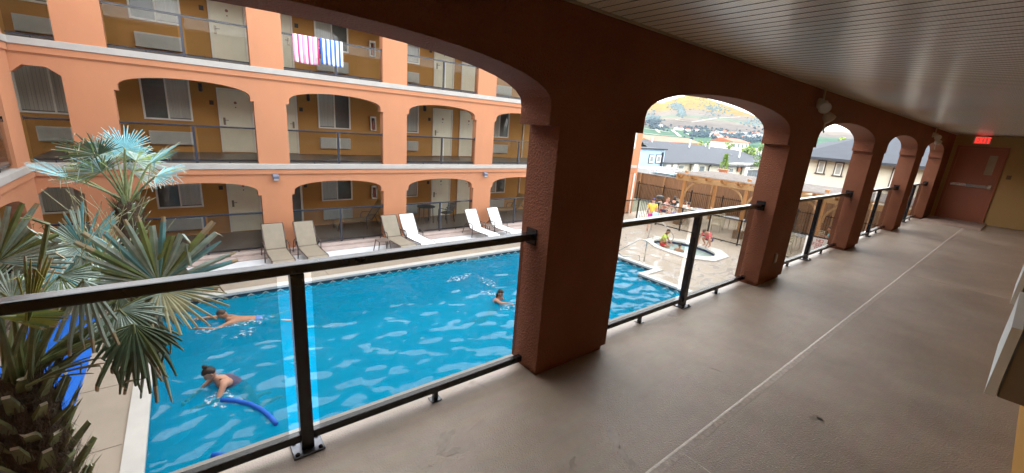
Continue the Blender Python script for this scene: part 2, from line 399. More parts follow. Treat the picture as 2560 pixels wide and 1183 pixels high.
# ------------------------------------------------------------------ near wing: the covered walkway we stand in
XN, XO, XW, YE = -1.87, -2.15, .30, 17.72
near_mp = lambda u, w, z: (w, u, z)
NP = [(-5.55, -4.78), (-1.87, -1.10), (1.81, 2.57), (5.48, 6.24), (9.15, 9.93), (12.83, 13.6), (16.5, YE)]
nw = thing('hotel_wing', 'near hotel wing seen from inside its covered walkway of dark red arches', 'building', (-1, 7, -2.92))
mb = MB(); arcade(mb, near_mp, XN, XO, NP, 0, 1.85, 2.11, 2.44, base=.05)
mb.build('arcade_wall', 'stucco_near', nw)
mb = MB()
arcade(mb, near_mp, XN, XO, NP, -2.86, -2.86+1.85, -2.86+2.11, -.2); mb.box(XO+.02, XN, -5.6, YE, 2.62, 3.9)
for a, b in NP: mb.box(XO+.02, XN, a, b, 3.9, 5.17)
mb.box(-2.1, 6, YE+.2, YE+.45, -2.9, 5.17); mb.box(5.8, 6, -5.6, YE+.2, -2.9, 5.17)
mb.build('outer_wall', 'stucco', nw)
b = MB(); b.box(XO-.07, XO+.02, -5.6, YE+.3, -.17, -.005); b.box(XO-.07, XO+.02, -5.6, YE+.3, 2.62, 2.78); b.build('ledge', 'ledge_white', nw)
b = MB(); b.box(XO-.1, 6, -5.8, YE+.5, 5.19, 5.28); b.build('roof', 'ledge_white', nw)
b = MB(); b.box(XO+.02, XW+.2, -5.6, YE+.2, 2.50, 2.61); b.box(XO+.02, 5.8, -5.6, YE+.2, -.19, -.07); b.build('slab', 'soffit_plain', nw)
b = MB(); b.box(XW, XW+.18, -5.6, YE, -.06, 2.49); b.build('side_wall', 'ochre_near', nw)
mat('ochre_near', (.50, .26, .06, 1), .8, .06, 1.1, .3, 150, bdist=.003)
b = MB(); b.box(XN+.001, XW, YE, YE+.18, -.06, 2.49); b.build('end_wall', 'end_wall', nw)
b = MB(); b.box(XO+.01, XW, -5.6, -5.4, -.06, 2.49); b.build('end_wall', 'end_wall', nw)
# walkway floor: embossed vinyl membrane with a welded seam
mt, nt = newmat('vinyl_deck'); L = nt.links
out = nd(nt, 'ShaderNodeOutputMaterial'); p = nd(nt, 'ShaderNodeBsdfPrincipled'); L.new(p.outputs[0], out.inputs[0])
tc = nd(nt, 'ShaderNodeTexCoord'); 
n1 = nd(nt, 'ShaderNodeTexNoise'); n1.inputs['Scale'].default_value = 1.1; n1.inputs['Detail'].default_value = 7; n1.inputs['Roughness'].default_value = .68; L.new(tc.outputs['Object'], n1.inputs['Vector'])
mp_ = nd(nt, 'ShaderNodeMapping'); mp_.inputs['Scale'].default_value = (9, 1.2, 1); L.new(tc.outputs['Object'], mp_.inputs['Vector'])
n2 = nd(nt, 'ShaderNodeTexNoise'); n2.inputs['Scale'].default_value = 3; n2.inputs['Detail'].default_value = 5; L.new(mp_.outputs[0], n2.inputs['Vector'])
rp = nd(nt, 'ShaderNodeValToRGB'); e = rp.color_ramp.elements; e[0].position = .28; e[1].position = .72; e[0].color = (.285, .22, .172, 1); e[1].color = (.475, .385, .315, 1); L.new(n1.outputs[0], rp.inputs[0])
mx = nd(nt, 'ShaderNodeMix', data_type='RGBA', blend_type='MULTIPLY'); mx.inputs[0].default_value = .22; L.new(rp.outputs[0], mx.inputs[6]); L.new(n2.outputs[1], mx.inputs[7])
n3 = nd(nt, 'ShaderNodeTexNoise'); n3.inputs['Scale'].default_value = 2.3; n3.inputs['Detail'].default_value = 3; n3.inputs['Distortion'].default_value = .6; L.new(tc.outputs['Object'], n3.inputs['Vector'])
r3 = nd(nt, 'ShaderNodeValToRGB'); e = r3.color_ramp.elements; e[0].position = .70; e[1].position = .76; e[0].color = (1,1,1,1); e[1].color = (.62,.58,.54,1); L.new(n3.outputs[0], r3.inputs[0])
m3 = nd(nt, 'ShaderNodeMix', data_type='RGBA', blend_type='MULTIPLY'); m3.inputs[0].default_value = 1; L.new(mx.outputs[2], m3.inputs[6]); L.new(r3.outputs[0], m3.inputs[7])
L.new(m3.outputs[2], p.inputs['Base Color'])
mr = nd(nt, 'ShaderNodeMapRange'); mr.inputs['To Min'].default_value = .34; mr.inputs['To Max'].default_value = .55; L.new(n1.outputs[0], mr.inputs['Value']); L.new(mr.outputs[0], p.inputs['Roughness'])
vo = nd(nt, 'ShaderNodeTexVoronoi', feature='DISTANCE_TO_EDGE'); vo.inputs['Scale'].default_value = 75; L.new(tc.outputs['Object'], vo.inputs['Vector'])
n4 = nd(nt, 'ShaderNodeTexNoise'); n4.inputs['Scale'].default_value = 110; n4.inputs['Detail'].default_value = 2; L.new(tc.outputs['Object'], n4.inputs['Vector'])
ad = nd(nt, 'ShaderNodeMath', operation='ADD'); L.new(vo.outputs[0], ad.inputs[0]); L.new(n4.outputs[0], ad.inputs[1])
bp = nd(nt, 'ShaderNodeBump'); bp.inputs['Strength'].default_value = .6; bp.inputs['Distance'].default_value = .004; L.new(ad.outputs[0], bp.inputs['Height']); L.new(bp.outputs[0], p.inputs['Normal'])
b = MB(); b.box(XO+.005, XW, -5.4, YE, -.065, 0); o = b.build('walkway', 'vinyl_deck'); o['kind'] = 'structure'
# the floor is drained by a slight cove at the outer edge and has a raised weld seam
mat('seam_vinyl', (.60, .53, .46, 1), .42, .2, 26, .7, 90, bdist=.004); mat('stain', (.275, .215, .17, 1), .42, .3, 14)
b = MB(); pts = []; y = -5.3
rs = random.Random(3); prev = None
while y < 16.0:
    wv = .026+rs.uniform(-.0015, .0015); xo = -.87-.007*y+rs.uniform(-.0008, .0008)
    cur = [(xo-wv, y, .0006), (xo-wv*.75, y, .0024), (xo-wv*.45, y, .0026), (xo+wv, y, .0008)]
    if prev: b.add(prev+cur, [(0,1,5,4)], 1); b.add(prev+cur, [(1,2,6,5)], 1); b.add(prev+cur, [(2,3,7,6)], 0)
    prev = cur; y += .12
o = b.build('walkway_seam', ['seam_flap', 'seam_vinyl'], smooth=True); mat('seam_flap', (.40, .325, .27, 1), .34, .25, 30, .6, 90, bdist=.004); o['kind'] = 'structure'
b = MB(); b.box(-.86, XW, 2.055, 2.060, .0003, .0012); b.box(-.9, XW, 8.4, 8.404, .0003, .0012); o = b.build('walkway_joint', 'seam_vinyl'); o['kind'] = 'structure'
def blot(mb, c, pts, z):
    mb.add([(c[0], c[1], z)]+[(c[0]+x, c[1]+y, z) for x, y in pts], [(0, i+1, (i+1) % len(pts)+1) for i in range(len(pts))])
b = MB(); rs = random.Random(9)
for px, py, L_, w_, ang in ((1112,1100,.085,.035,1.9),(1128,1130,.05,.02,1.2),(1535,1098,.10,.030,2.2),(1562,1140,.09,.016,2.5),(1590,1168,.06,.012,2.6),(1432,1165,.05,.022,2.0),(2040,1045,.045,.03,.5),(2052,1052,.03,.02,1.5),(1075,1165,.012,.006,.3),(2420,1003,.006,.006,0),(1790,925,.05,.008,.2)):
    c = at_z(px, py, 0); n = 36; p1, p2, p3 = (rs.uniform(0, 6.28) for _ in range(3))
    q = []
    for i in range(n):
        t = 2*math.pi*i/n; rr = 1+.22*math.sin(3*t+p1)+.14*math.sin(5*t+p2)+.08*math.sin(9*t+p3); x, yv = L_*math.cos(t)*rr, w_*math.sin(t)*rr+.5*w_*math.sin(2.2*math.cos(t))
        q.append((x*math.cos(ang)-yv*math.sin(ang), x*math.sin(ang)+yv*math.cos(ang)))
    blot(b, c, q, .0015)
o = b.build('walkway_stains', 'stain'); o['kind'] = 'structure'
# ribbed, perforated metal soffit
mt, nt = newmat('soffit_metal'); L = nt.links
out = nd(nt, 'ShaderNodeOutputMaterial'); p = nd(nt, 'ShaderNodeBsdfPrincipled'); L.new(p.outputs[0], out.inputs[0])
tc = nd(nt, 'ShaderNodeTexCoord'); mp_ = nd(nt, 'ShaderNodeMapping'); mp_.inputs['Scale'].default_value = (1, 1, 0); L.new(tc.outputs['Object'], mp_.inputs['Vector'])
br = nd(nt, 'ShaderNodeTexBrick'); br.inputs['Scale'].default_value = 1; br.offset = .5
br.inputs['Brick Width'].default_value = .034; br.inputs['Row Height'].default_value = .0125; br.inputs['Mortar Size'].default_value = .0042; br.inputs['Mortar Smooth'].default_value = .2
L.new(mp_.outputs[0], br.inputs['Vector'])
br.inputs['Color1'].default_value = (0,0,0,1); br.inputs['Color2'].default_value = (0,0,0,1); br.inputs['Mortar'].default_value = (1,1,1,1)
rp = nd(nt, 'ShaderNodeMix', data_type='RGBA'); rp.inputs[6].default_value = (.55,.49,.40,1); rp.inputs[7].default_value = (.80,.73,.62,1); L.new(br.outputs['Color'], rp.inputs[0])
ns = nd(nt, 'ShaderNodeTexNoise'); ns.inputs['Scale'].default_value = .8; L.new(tc.outputs['Object'], ns.inputs['Vector'])
mx = nd(nt, 'ShaderNodeMix', data_type='RGBA', blend_type='MULTIPLY'); mx.inputs[0].default_value = .15; L.new(rp.outputs[2], mx.inputs[6]); L.new(ns.outputs[1], mx.inputs[7]); L.new(mx.outputs[2], p.inputs['Base Color'])
p.inputs['Roughness'].default_value = .24; p.inputs['Specular IOR Level'].default_value = .8
bp = nd(nt, 'ShaderNodeBump'); bp.inputs['Strength'].default_value = .15; bp.inputs['Distance'].default_value = .003; L.new(br.outputs['Color'], bp.inputs['Height']); L.new(bp.outputs[0], p.inputs['Normal'])
mat('groove_dark', (.10, .085, .065, 1), .7)
b = MB(); y = -5.4; pitch = .1016; zc = 2.425
while y < YE-.01:
    y2 = min(y+pitch, YE); g = .012
    b.add([(XN+.02,y,zc),(XW-.002,y,zc),(XW-.002,y2-g,zc),(XN+.02,y2-g,zc)], [(0,3,2,1)], 0)
    b.add([(XN+.02,y2-g,zc),(XW-.002,y2-g,zc),(XW-.002,y2-g*.5,zc+.018),(XN+.02,y2-g*.5,zc+.018),(XN+.02,y2,zc),(XW-.002,y2,zc)], [(0,3,2,1),(3,4,5,2)], 1)
    y = y2
b.box(XN+.001, XW-.001, -5.4, YE, zc+.03, zc+.04, 1)
b.build('soffit', ['soffit_metal', 'groove_dark'], nw)
b = MB(); b.box(XN+.001, XN+.022, -5.4, YE-.002, zc-.012, zc+.02); b.build('soffit_channel', 'channel_tan', nw); mat('channel_tan', (.30, .26, .2, 1), .45)
# exit door in the end wall
mat('door_red', (.36, .115, .06, 1), .45, .06, 2, .05, 60)
b = MB(); dx0, dx1 = -1.71, -.83
for x0, x1, z0, z1 in ((dx0-.06, dx0, 0, 2.13), (dx1, dx1+.06, 0, 2.13), (dx0, dx1, 2.07, 2.13)): b.box(x0, x1, YE-.05, YE-.001, z0, z1)
b.build('door_frame', 'door_red', nw)
b = MB(); b.box(dx0+.004, dx1-.004, YE-.03, YE-.004, .035, 2.066); ed = b.build('exit_door', 'door_red', nw)
b = MB(); b.box(dx0+.05, dx0+.36, YE-.10, YE-.031, 1.005, 1.085); b.box(dx0+.36, dx1-.12, YE-.085, YE-.031, 1.0, 1.075, 1); b.box(dx1-.12, dx1-.02, YE-.11, YE-.031, .99, 1.10); b.build('push_bar', ['steel', 'bar_grey'], ed, bevel=.006)
mat('bar_grey', (.3, .3, .29, 1), .35, .1, metal=.6)
b = MB(); b.box(-1.09, -.93, YE-.036, YE-.031, 1.37, 1.9); b.build('vision_panel', 'pane_tan', ed); mat('pane_tan', (.40, .34, .24, 1), .25, .2, 2)
b = MB(); b.box(dx0, dx1, YE-.12, YE-.002, .001, .034); b.build('threshold', 'steel', nw)
b = MB(); b.prism([(-1.83, 15.98, .001), (-1.83, YE-.13, .001), (-1.83, YE-.13, .045), (-1.83, 16.1, .045)], (1.15, 0, 0)); b.build('ramp', 'ramp_vinyl', nw, bevel=.006); mat('ramp_vinyl', (.30, .21, .17, 1), .6, .12, 5, .3, 80)
b = MB(); b.box(-.655, -.565, YE-.012, YE-.001, 1.30, 1.41); b.build('room_plate', 'plate_brown', nw); mat('plate_brown', (.16, .10, .05, 1), .5)
# pillar outlet
t = MB(); oy, oz = 5.86, .33
t.box(XN-.001, XN+.012, oy-.04, oy+.04, oz-.07, oz+.07); ol = t.build('outlet_cover', 'plate_brown', nw)
b = MB(); b.box(XN+.012, XN+.02, oy-.012, oy+.03, oz-.05, oz+.05); b.build('outlet', 'beige_plastic', ol)
# air conditioners on the side wall
for y0, y1 in ((.9, 2.0), (3.71, 4.82), (6.43, 7.54)):
    z0, z1 = .36, .80
    dp = .10 if y0 < 1 else .205
    b = MB(); b.box(XW-dp+.05, XW, y0, y1, z0, z1); a = b.build('air_conditioner', 'ac_brown', nw, bevel=.01)
    g = MB(); n = 26
    g.box(XW-dp, XW-dp+.043, y0-.01, y1+.01, z1-.03, z1+.004); g.box(XW-dp, XW-dp+.043, y0-.01, y0+.012, z0, z1-.03); g.box(XW-dp, XW-dp+.043, y1-.012, y1+.01, z0, z1-.03)
    for i in range(n):
        zz = z0+.01+(z1-z0-.05)*i/(n-1); g.obox((XW-dp+.02, (y0+y1)/2, zz), (.019, 0, -.006), (0, (y1-y0)/2-.013, 0), (.001, 0, .0045))
    g.build('grille', 'ac_white', a)
mat('ac_brown', (.20, .165, .125, 1), .5, .06); mat('ac_white', (.66, .71, .71, 1), .42, .05)
# near railings
NL = ['nearest black and glass railing with bolted post base in the foreground', 'black and glass railing in the second arch, in front of the hot tub', 'black and glass railing in the third arch from the camera',
      'black and glass railing in the fourth arch from the camera', 'farthest black and glass railing of the walkway, next to the exit door']
for i in range(5):
    railing(NL[i], near_mp, NP[i+1][1], NP[i+2][0], -2.035, 0, 'black railings of the near walkway')
# EXIT sign
mt, nt = newmat('exit_red'); e = nd(nt, 'ShaderNodeEmission'); e.inputs[0].default_value = (1, .03, .02, 1); e.inputs[1].default_value = 1.3; EXIT_E = e
o_ = nd(nt, 'ShaderNodeOutputMaterial'); nt.links.new(e.outputs[0], o_.inputs[0])
ex = thing('exit_sign', 'lit red EXIT sign hung under the soffit above the red door', 'sign', (-1.32, YE-.14, 2.42))
b = MB(); b.box(-1.49, -1.15, YE-.17, YE-.11, 2.19, 2.40); b.build('housing', 'beige_plastic', ex, bevel=.008)
b = MB(); b.box(-1.40, -1.24, YE-.18, YE-.10, 2.402, 2.424); b.build('mount', 'beige_plastic', ex)
def letters(mb, text, x, y, z, w, h, s=.022, gap=.016, dep=.004, mp=None):
    """block capitals built from bars in the plane y; returns end x"""
    G = {'E': [(0,0,0,1),(0,0,1,0),(0,.5,.85,.5),(0,1,1,1)], 'X': [(0,0,1,1),(0,1,1,0)], 'I': [(.5,0,.5,1)], 'T': [(0,1,1,1),(.5,0,.5,1)], 'N': [(0,0,0,1),(0,1,1,0),(1,0,1,1)],
         'O': [(0,0,0,1),(1,0,1,1),(0,0,1,0),(0,1,1,1)], 'L': [(0,0,0,1),(0,0,1,0)], 'F': [(0,0,0,1),(0,1,1,1),(0,.5,.8,.5)], 'G': [(0,0,0,1),(0,1,1,1),(0,0,1,0),(1,0,1,.5),(.5,.5,1,.5)],
         'U': [(0,0,0,1),(1,0,1,1),(0,0,1,0)], 'A': [(0,0,.5,1),(.5,1,1,0),(.2,.4,.8,.4)], 'R': [(0,0,0,1),(0,1,1,1),(1,.5,1,1),(0,.5,1,.5),(.3,.5,1,0)], 'D': [(0,0,0,1),(0,0,.8,0),(0,1,.8,1),(.8,0,1,.3),(1,.3,1,.7),(1,.7,.8,1)],
         'P': [(0,0,0,1),(0,1,1,1),(1,.5,1,1),(0,.5,1,.5)], 'C': [(0,0,0,1),(0,1,1,1),(0,0,1,0)], 'K': [(0,0,0,1),(0,.45,1,1),(.3,.6,1,0)], 'Y': [(0,1,.5,.5),(1,1,.5,.5),(.5,0,.5,.5)], 'S': [(0,1,1,1),(0,.5,0,1),(0,.5,1,.5),(1,0,1,.5),(0,0,1,0)], 'H': [(0,0,0,1),(1,0,1,1),(0,.5,1,.5)]}
    for c in text:
        if c != ' ':
            for j, (a, b_, c_, d) in enumerate(G[c]):
                p0 = Vector((x+a*w, y-dep-.0004*j, z+b_*h)); p1 = Vector((x+c_*w, y-dep-.0004*j, z+d*h)); dd = (p1-p0).normalized()*s*.5
                mb.beam(p0-dd, p1+dd, dep*2, s, up=(0,0,1) if abs(dd.z) < abs(dd.x) else (1,0,0)) if abs(dd.z) < abs(dd.x) else mb.beam(p0-dd, p1+dd, s, dep*2, up=(0,1,0))
        x += w+gap
    return x
b = MB(); letters(b, 'EXIT', -1.44, YE-.172, 2.225, .048, .14, .02, .022); b.build('lettering', 'exit_red', ex)
b = MB(); b.box(-1.47, -1.17, YE-.1715, YE-.1705, 2.205, 2.385); b.build('face', 'exit_face', ex)
mt, nt = newmat('exit_face'); e = nd(nt, 'ShaderNodeEmission'); e.inputs[0].default_value = (1, .10, .08, 1); e.inputs[1].default_value = .45; EXIT_F = e
o_ = nd(nt, 'ShaderNodeOutputMaterial'); nt.links.new(e.outputs[0], o_.inputs[0])
# twin-head emergency lights on the arcade wall
def emergency(label, y, z):
    t = thing('emergency_light', label, 'light', (XN, y, z), 'twin head emergency lights on the red wall')
    b = MB(); b.lathe((XN+.001, y, z+.03), [(.06,0),(.06,.02),(.035,.05),(.03,.09)], 14, axis=(1,0,0)); b.build('base', 'lamp_beige', t, smooth=False)
    b = MB(); b.tube([(XN+.03, y+.03, z+.20), (XN+.035, y+.02, z+.1), (XN+.05, y, z+.03)], .012, 8); b.build('conduit', 'lamp_beige', t)
    for dy, dz, ax in ((-.10, -.02, (.35, -.85, -.2)), (.06, -.10, (.5, .35, -.7))):
        c = Vector((XN+.085, y, z+.01)); e_ = Vector((XN+.10, y+dy, z+dz)); a_ = Vector(ax).normalized()
        b = MB(); b.tube([c, e_], .013, 8); b.lathe(e_-a_*.03, [(.02,0),(.045,.02),(.062,.07),(.066,.10),(.060,.105)], 14, axis=a_); h = b.build('lamp_head', 'lamp_beige', t)
        b = MB(); b.lathe(e_+a_*.0755, [(.056,0),(.05,.006)], 14, axis=a_); b.build('lens', 'lens_grey', h)
    b = MB(); b.tube([(XN+.10, y+.05, z-.15), (XN+.1, y+.10, z-.30)], .008, 6); b.build('pull_cord', 'lamp_beige', t)
    return t
mat('lamp_beige', (.42, .36, .27, 1), .45)
emergency('nearer beige twin head emergency light high on the red wall', 6.02, 2.22)
emergency('farther beige twin head emergency light near the exit sign', 13.95, 2.22)
# ------------------------------------------------------------------ pool deck, pool, spa
ZD, ZW = -2.92, -3.04
def ring_off(poly, d):                 # offset a counter-clockwise outline outward by d (mitred)
    n = len(poly); out = []
    for i in range(n):
        a, b, c = (Vector(poly[(i+k) % n]) for k in (-1, 0, 1))
        e1 = (b-a).normalized(); e2 = (c-b).normalized(); n1 = Vector((e1.y, -e1.x)); n2 = Vector((e2.y, -e2.x))
        k = (n1+n2); k = k*(d/max(.3, k.dot(n1))); out.append((b.x+k.x, b.y+k.y))
    return out
POOL = [(-5.3, -.83), (-5.3, 12.05), (-7.85, 12.05), (-7.85, 13.0), (-10.3, 13.0), (-10.3, 12.05), (-11.92, 12.05), (-11.92, -.83)]
SC = (-8.98, 16.93)
SPA_O = [(-7.22, 16.25), (-7.25, 17.55), (-7.95, 18.3), (-9.75, 18.32), (-10.72, 17.5), (-10.62, 16.42), (-9.6, 15.7), (-8.05, 15.5)]
SPA_I = [(SC[0]+1.36*math.cos(t), SC[1]+.98*math.sin(t)) for t in [2*math.pi*k/28 for k in range(28)]]
def flat(mb, outline, holes, z, mi=0, flip=False):
    polys = [[Vector((x, y, 0)) for x, y in outline]]+[[Vector((x, y, 0)) for x, y in h] for h in holes]
    vs = [p for q in polys for p in q]
    for t in geometry.tessellate_polygon(polys):
        a, b, c = (vs[i] for i in t)
        if (b-a).cross(c-a).z < 0: t = t[::-1]
        mb.add([(vs[i].x, vs[i].y, z) for i in t], [(0,1,2)], mi)
def wall_ring(mb, poly, z0, z1, mi=0, inward=True):
    n = len(poly)
    for i in range(n):
        a, b = poly[i], poly[(i+1) % n]
        q = [(a[0],a[1],z0),(b[0],b[1],z0),(b[0],b[1],z1),(a[0],a[1],z1)]
        mb.quad(*(q[::-1] if inward else q), mi=mi)
def band(mb, inner, outer, z, mi=0):
    n = len(inner)
    for i in range(n):
        j = (i+1) % n; mb.quad((inner[i][0],inner[i][1],z),(outer[i][0],outer[i][1],z),(outer[j][0],outer[j][1],z),(inner[j][0],inner[j][1],z), mi=mi)
COPO = ring_off(POOL, .24)
# concrete deck
mt, nt = newmat('deck_concrete'); L = nt.links
out = nd(nt, 'ShaderNodeOutputMaterial'); p = nd(nt, 'ShaderNodeBsdfPrincipled'); L.new(p.outputs[0], out.inputs[0]); tc = nd(nt, 'ShaderNodeTexCoord')
n1 = nd(nt, 'ShaderNodeTexNoise'); n1.inputs['Scale'].default_value = .55; n1.inputs['Detail'].default_value = 8; n1.inputs['Roughness'].default_value = .62; L.new(tc.outputs['Object'], n1.inputs['Vector'])
r1 = nd(nt, 'ShaderNodeValToRGB'); e = r1.color_ramp.elements; e[0].position = .3; e[1].position = .7; e[0].color = (.345,.295,.24,1); e[1].color = (.47,.41,.335,1); L.new(n1.outputs[0], r1.inputs[0])
n2 = nd(nt, 'ShaderNodeTexNoise'); n2.inputs['Scale'].default_value = 1.5; n2.inputs['Detail'].default_value = 6; n2.inputs['Distortion'].default_value = 1.4; mp_ = nd(nt, 'ShaderNodeMapping'); mp_.inputs['Scale'].default_value = (1.6, .8, 1); L.new(tc.outputs['Object'], mp_.inputs['Vector']); L.new(mp_.outputs[0], n2.inputs['Vector'])
r2 = nd(nt, 'ShaderNodeValToRGB'); e = r2.color_ramp.elements; e[0].position = .45; e[1].position = .60; e[0].color = (0,0,0,1); e[1].color = (1,1,1,1); L.new(n2.outputs[0], r2.inputs[0])
sp = nd(nt, 'ShaderNodeSeparateXYZ'); L.new(tc.outputs['Object'], sp.inputs[0])
wy = nd(nt, 'ShaderNodeMapRange'); wy.inputs['From Min'].default_value = 11.0; wy.inputs['From Max'].default_value = 13.0; L.new(sp.outputs['Y'], wy.inputs['Value'])
wy2 = nd(nt, 'ShaderNodeMapRange'); wy2.inputs['From Min'].default_value = 18.9; wy2.inputs['From Max'].default_value = 17.2; L.new(sp.outputs['Y'], wy2.inputs['Value'])
w1 = nd(nt, 'ShaderNodeMath', operation='MULTIPLY'); L.new(wy.outputs[0], w1.inputs[0]); L.new(wy2.outputs[0], w1.inputs[1])
wet = nd(nt, 'ShaderNodeMath', operation='MULTIPLY'); L.new(w1.outputs[0], wet.inputs[0]); L.new(r2.outputs[0], wet.inputs[1])     # splashed water round the spa
mx = nd(nt, 'ShaderNodeMix', data_type='RGBA'); L.new(wet.outputs[0], mx.inputs[0]); L.new(r1.outputs[0], mx.inputs[6]); mx.inputs[7].default_value = (.39,.36,.33,1); L.new(mx.outputs[2], p.inputs['Base Color'])
mr = nd(nt, 'ShaderNodeMapRange'); mr.inputs['To Min'].default_value = .72; mr.inputs['To Max'].default_value = .12; L.new(wet.outputs[0], mr.inputs['Value']); L.new(mr.outputs[0], p.inputs['Roughness'])
n3 = nd(nt, 'ShaderNodeTexNoise'); n3.inputs['Scale'].default_value = 90; L.new(tc.outputs['Object'], n3.inputs['Vector']); bp = nd(nt, 'ShaderNodeBump'); bp.inputs['Strength'].default_value = .25; bp.inputs['Distance'].default_value = .004; L.new(n3.outputs[0], bp.inputs['Height'])
mb_ = nd(nt, 'ShaderNodeMix', data_type='VECTOR'); ge = nd(nt, 'ShaderNodeNewGeometry'); L.new(wet.outputs[0], mb_.inputs[0]); L.new(bp.outputs[0], mb_.inputs[4]); L.new(ge.outputs['Normal'], mb_.inputs[5]); L.new(mb_.outputs[1], p.inputs['Normal'])
b = MB(); DECK = [(-15.36, -3.3), (-1.0, -3.3), (-1.0, 27.6), (-15.36, 27.6)]
flat(b, DECK, [COPO, SPA_O], ZD)
o = b.build('pool_deck', 'deck_concrete'); o['kind'] = 'structure'
mat('deck_white', (.57, .59, .61, 1), .5, .06, 3, .1, 60); mat('deck_pink', (.40, .325, .295, 1), .7, .12, 4, .1, 60); mat('joint_dark', (.16, .13, .10, 1), .8)
b = MB(); b.box(-14.52, -13.35, -2.9, 17.2, ZD-.02, ZD+.004); o = b.build('pale_deck_strip', 'deck_white'); o['kind'] = 'structure'  # pale bluish strip along the far side of the deck
b = MB(); b.box(-15.36, -14.9, -2.95, 17.7, ZD-.05, -2.805); b.box(-14.898, -14.53, -2.95, 17.7, ZD-.05, ZD+.045); o = b.build('deck_kerb', 'deck_pink', bevel=.01); o['kind'] = 'structure'
b = MB()
for x in (-13.0,): b.box(x-.006, x+.006, -3, 19.9, ZD+.0005, ZD+.003)
for y in (-1.9, .0, 3.0, 6.0, 9.0, 12.0): b.box(-13.3, -12.2, y-.006, y+.006, ZD+.0005, ZD+.003)
for x in (-6.9, -8.6, -10.1): b.box(x-.006, x+.006, -3, -1.1, ZD+.0005, ZD+.003)
for y in (14.5, 19.2): b.box(-13, -2.2, y-.006, y+.006, ZD+.0005, ZD+.003)
o = b.build('deck_joints', 'joint_dark'); o['kind'] = 'structure'

pool = thing('swimming_pool', 'large rectangular swimming pool with bright blue lining and white coping', 'pool', (-8.9, 5.6, ZD))
mat('coping_white', (.62, .62, .60, 1), .5, .07, 2.5, .1, 70); mat('pool_liner', (.025, .40, .66, 1), .6, .07, 1.2)
mt, nt = newmat('tile_band'); L = nt.links
out = nd(nt, 'ShaderNodeOutputMaterial'); p = nd(nt, 'ShaderNodeBsdfPrincipled'); L.new(p.outputs[0], out.inputs[0]); tc = nd(nt, 'ShaderNodeTexCoord'); sp = nd(nt, 'ShaderNodeSeparateXYZ'); L.new(tc.outputs['Object'], sp.inputs[0])
ad = nd(nt, 'ShaderNodeMath', operation='ADD'); L.new(sp.outputs['X'], ad.inputs[0]); L.new(sp.outputs['Y'], ad.inputs[1])
pg = nd(nt, 'ShaderNodeMath', operation='PINGPONG'); L.new(ad.outputs[0], pg.inputs[0]); pg.inputs[1].default_value = .17
ms = nd(nt, 'ShaderNodeMath', operation='MULTIPLY_ADD'); L.new(pg.outputs[0], ms.inputs[0]); ms.inputs[1].default_value = .7; ms.inputs[2].default_value = -.20
df = nd(nt, 'ShaderNodeMath', operation='SUBTRACT'); L.new(sp.outputs['Z'], df.inputs[0]); L.new(ms.outputs[0], df.inputs[1]); ab = nd(nt, 'ShaderNodeMath', operation='ABSOLUTE'); L.new(df.outputs[0], ab.inputs[0])
lt = nd(nt, 'ShaderNodeMath', operation='LESS_THAN'); L.new(ab.outputs[0], lt.inputs[0]); lt.inputs[1].default_value = .022
mx = nd(nt, 'ShaderNodeMix', data_type='RGBA'); L.new(lt.outputs[0], mx.inputs[0]); mx.inputs[6].default_value = (.03,.055,.08,1); mx.inputs[7].default_value = (.5,.5,.46,1); L.new(mx.outputs[2], p.inputs['Base Color']); p.inputs['Roughness'].default_value = .25
b = MB(); band(b, POOL, COPO, ZD+.03); wall_ring(b, COPO, ZD-.05, ZD+.03, inward=False); wall_ring(b, POOL, ZD-.035, ZD+.03); band(b, COPO, POOL, ZD-.035)
b.build('coping', 'coping_white', pool)
POOLB = ring_off(POOL, .02)
b = MB(); wall_ring(b, POOLB, -3.17, ZD-.03); b.build('tile_band', 'tile_band', pool)
b = MB(); wall_ring(b, POOLB, -4.4, -3.17); flat(b, POOLB, [], -4.4)
for i in range(3): b.box(-10.28, -7.87, 12.1+.3*i, 12.99, -4.35, -4.0+.28*i)
b.build('basin', 'pool_liner', pool)
def skimmer(x, y, ax):
    b = MB(); w = .26
    for y0, y1, z0, z1 in ((-w, w, -2.955, -2.94), (-w, w, -3.075, -3.06), (-w, -w+.03, -3.06, -2.955), (w-.03, w, -3.06, -2.955)): b.box(x, x+.03, y+y0, y+y1, z0, z1)
    b.box(x-.001, x+.006, y-w+.03, y+w-.03, -3.06, -2.955, 1)
    b.build('skimmer', ['white_plastic', 'skimmer_tan'], pool)
mat('skimmer_tan', (.42, .38, .30, 1), .5); skimmer(-11.938, 7.85, 0)
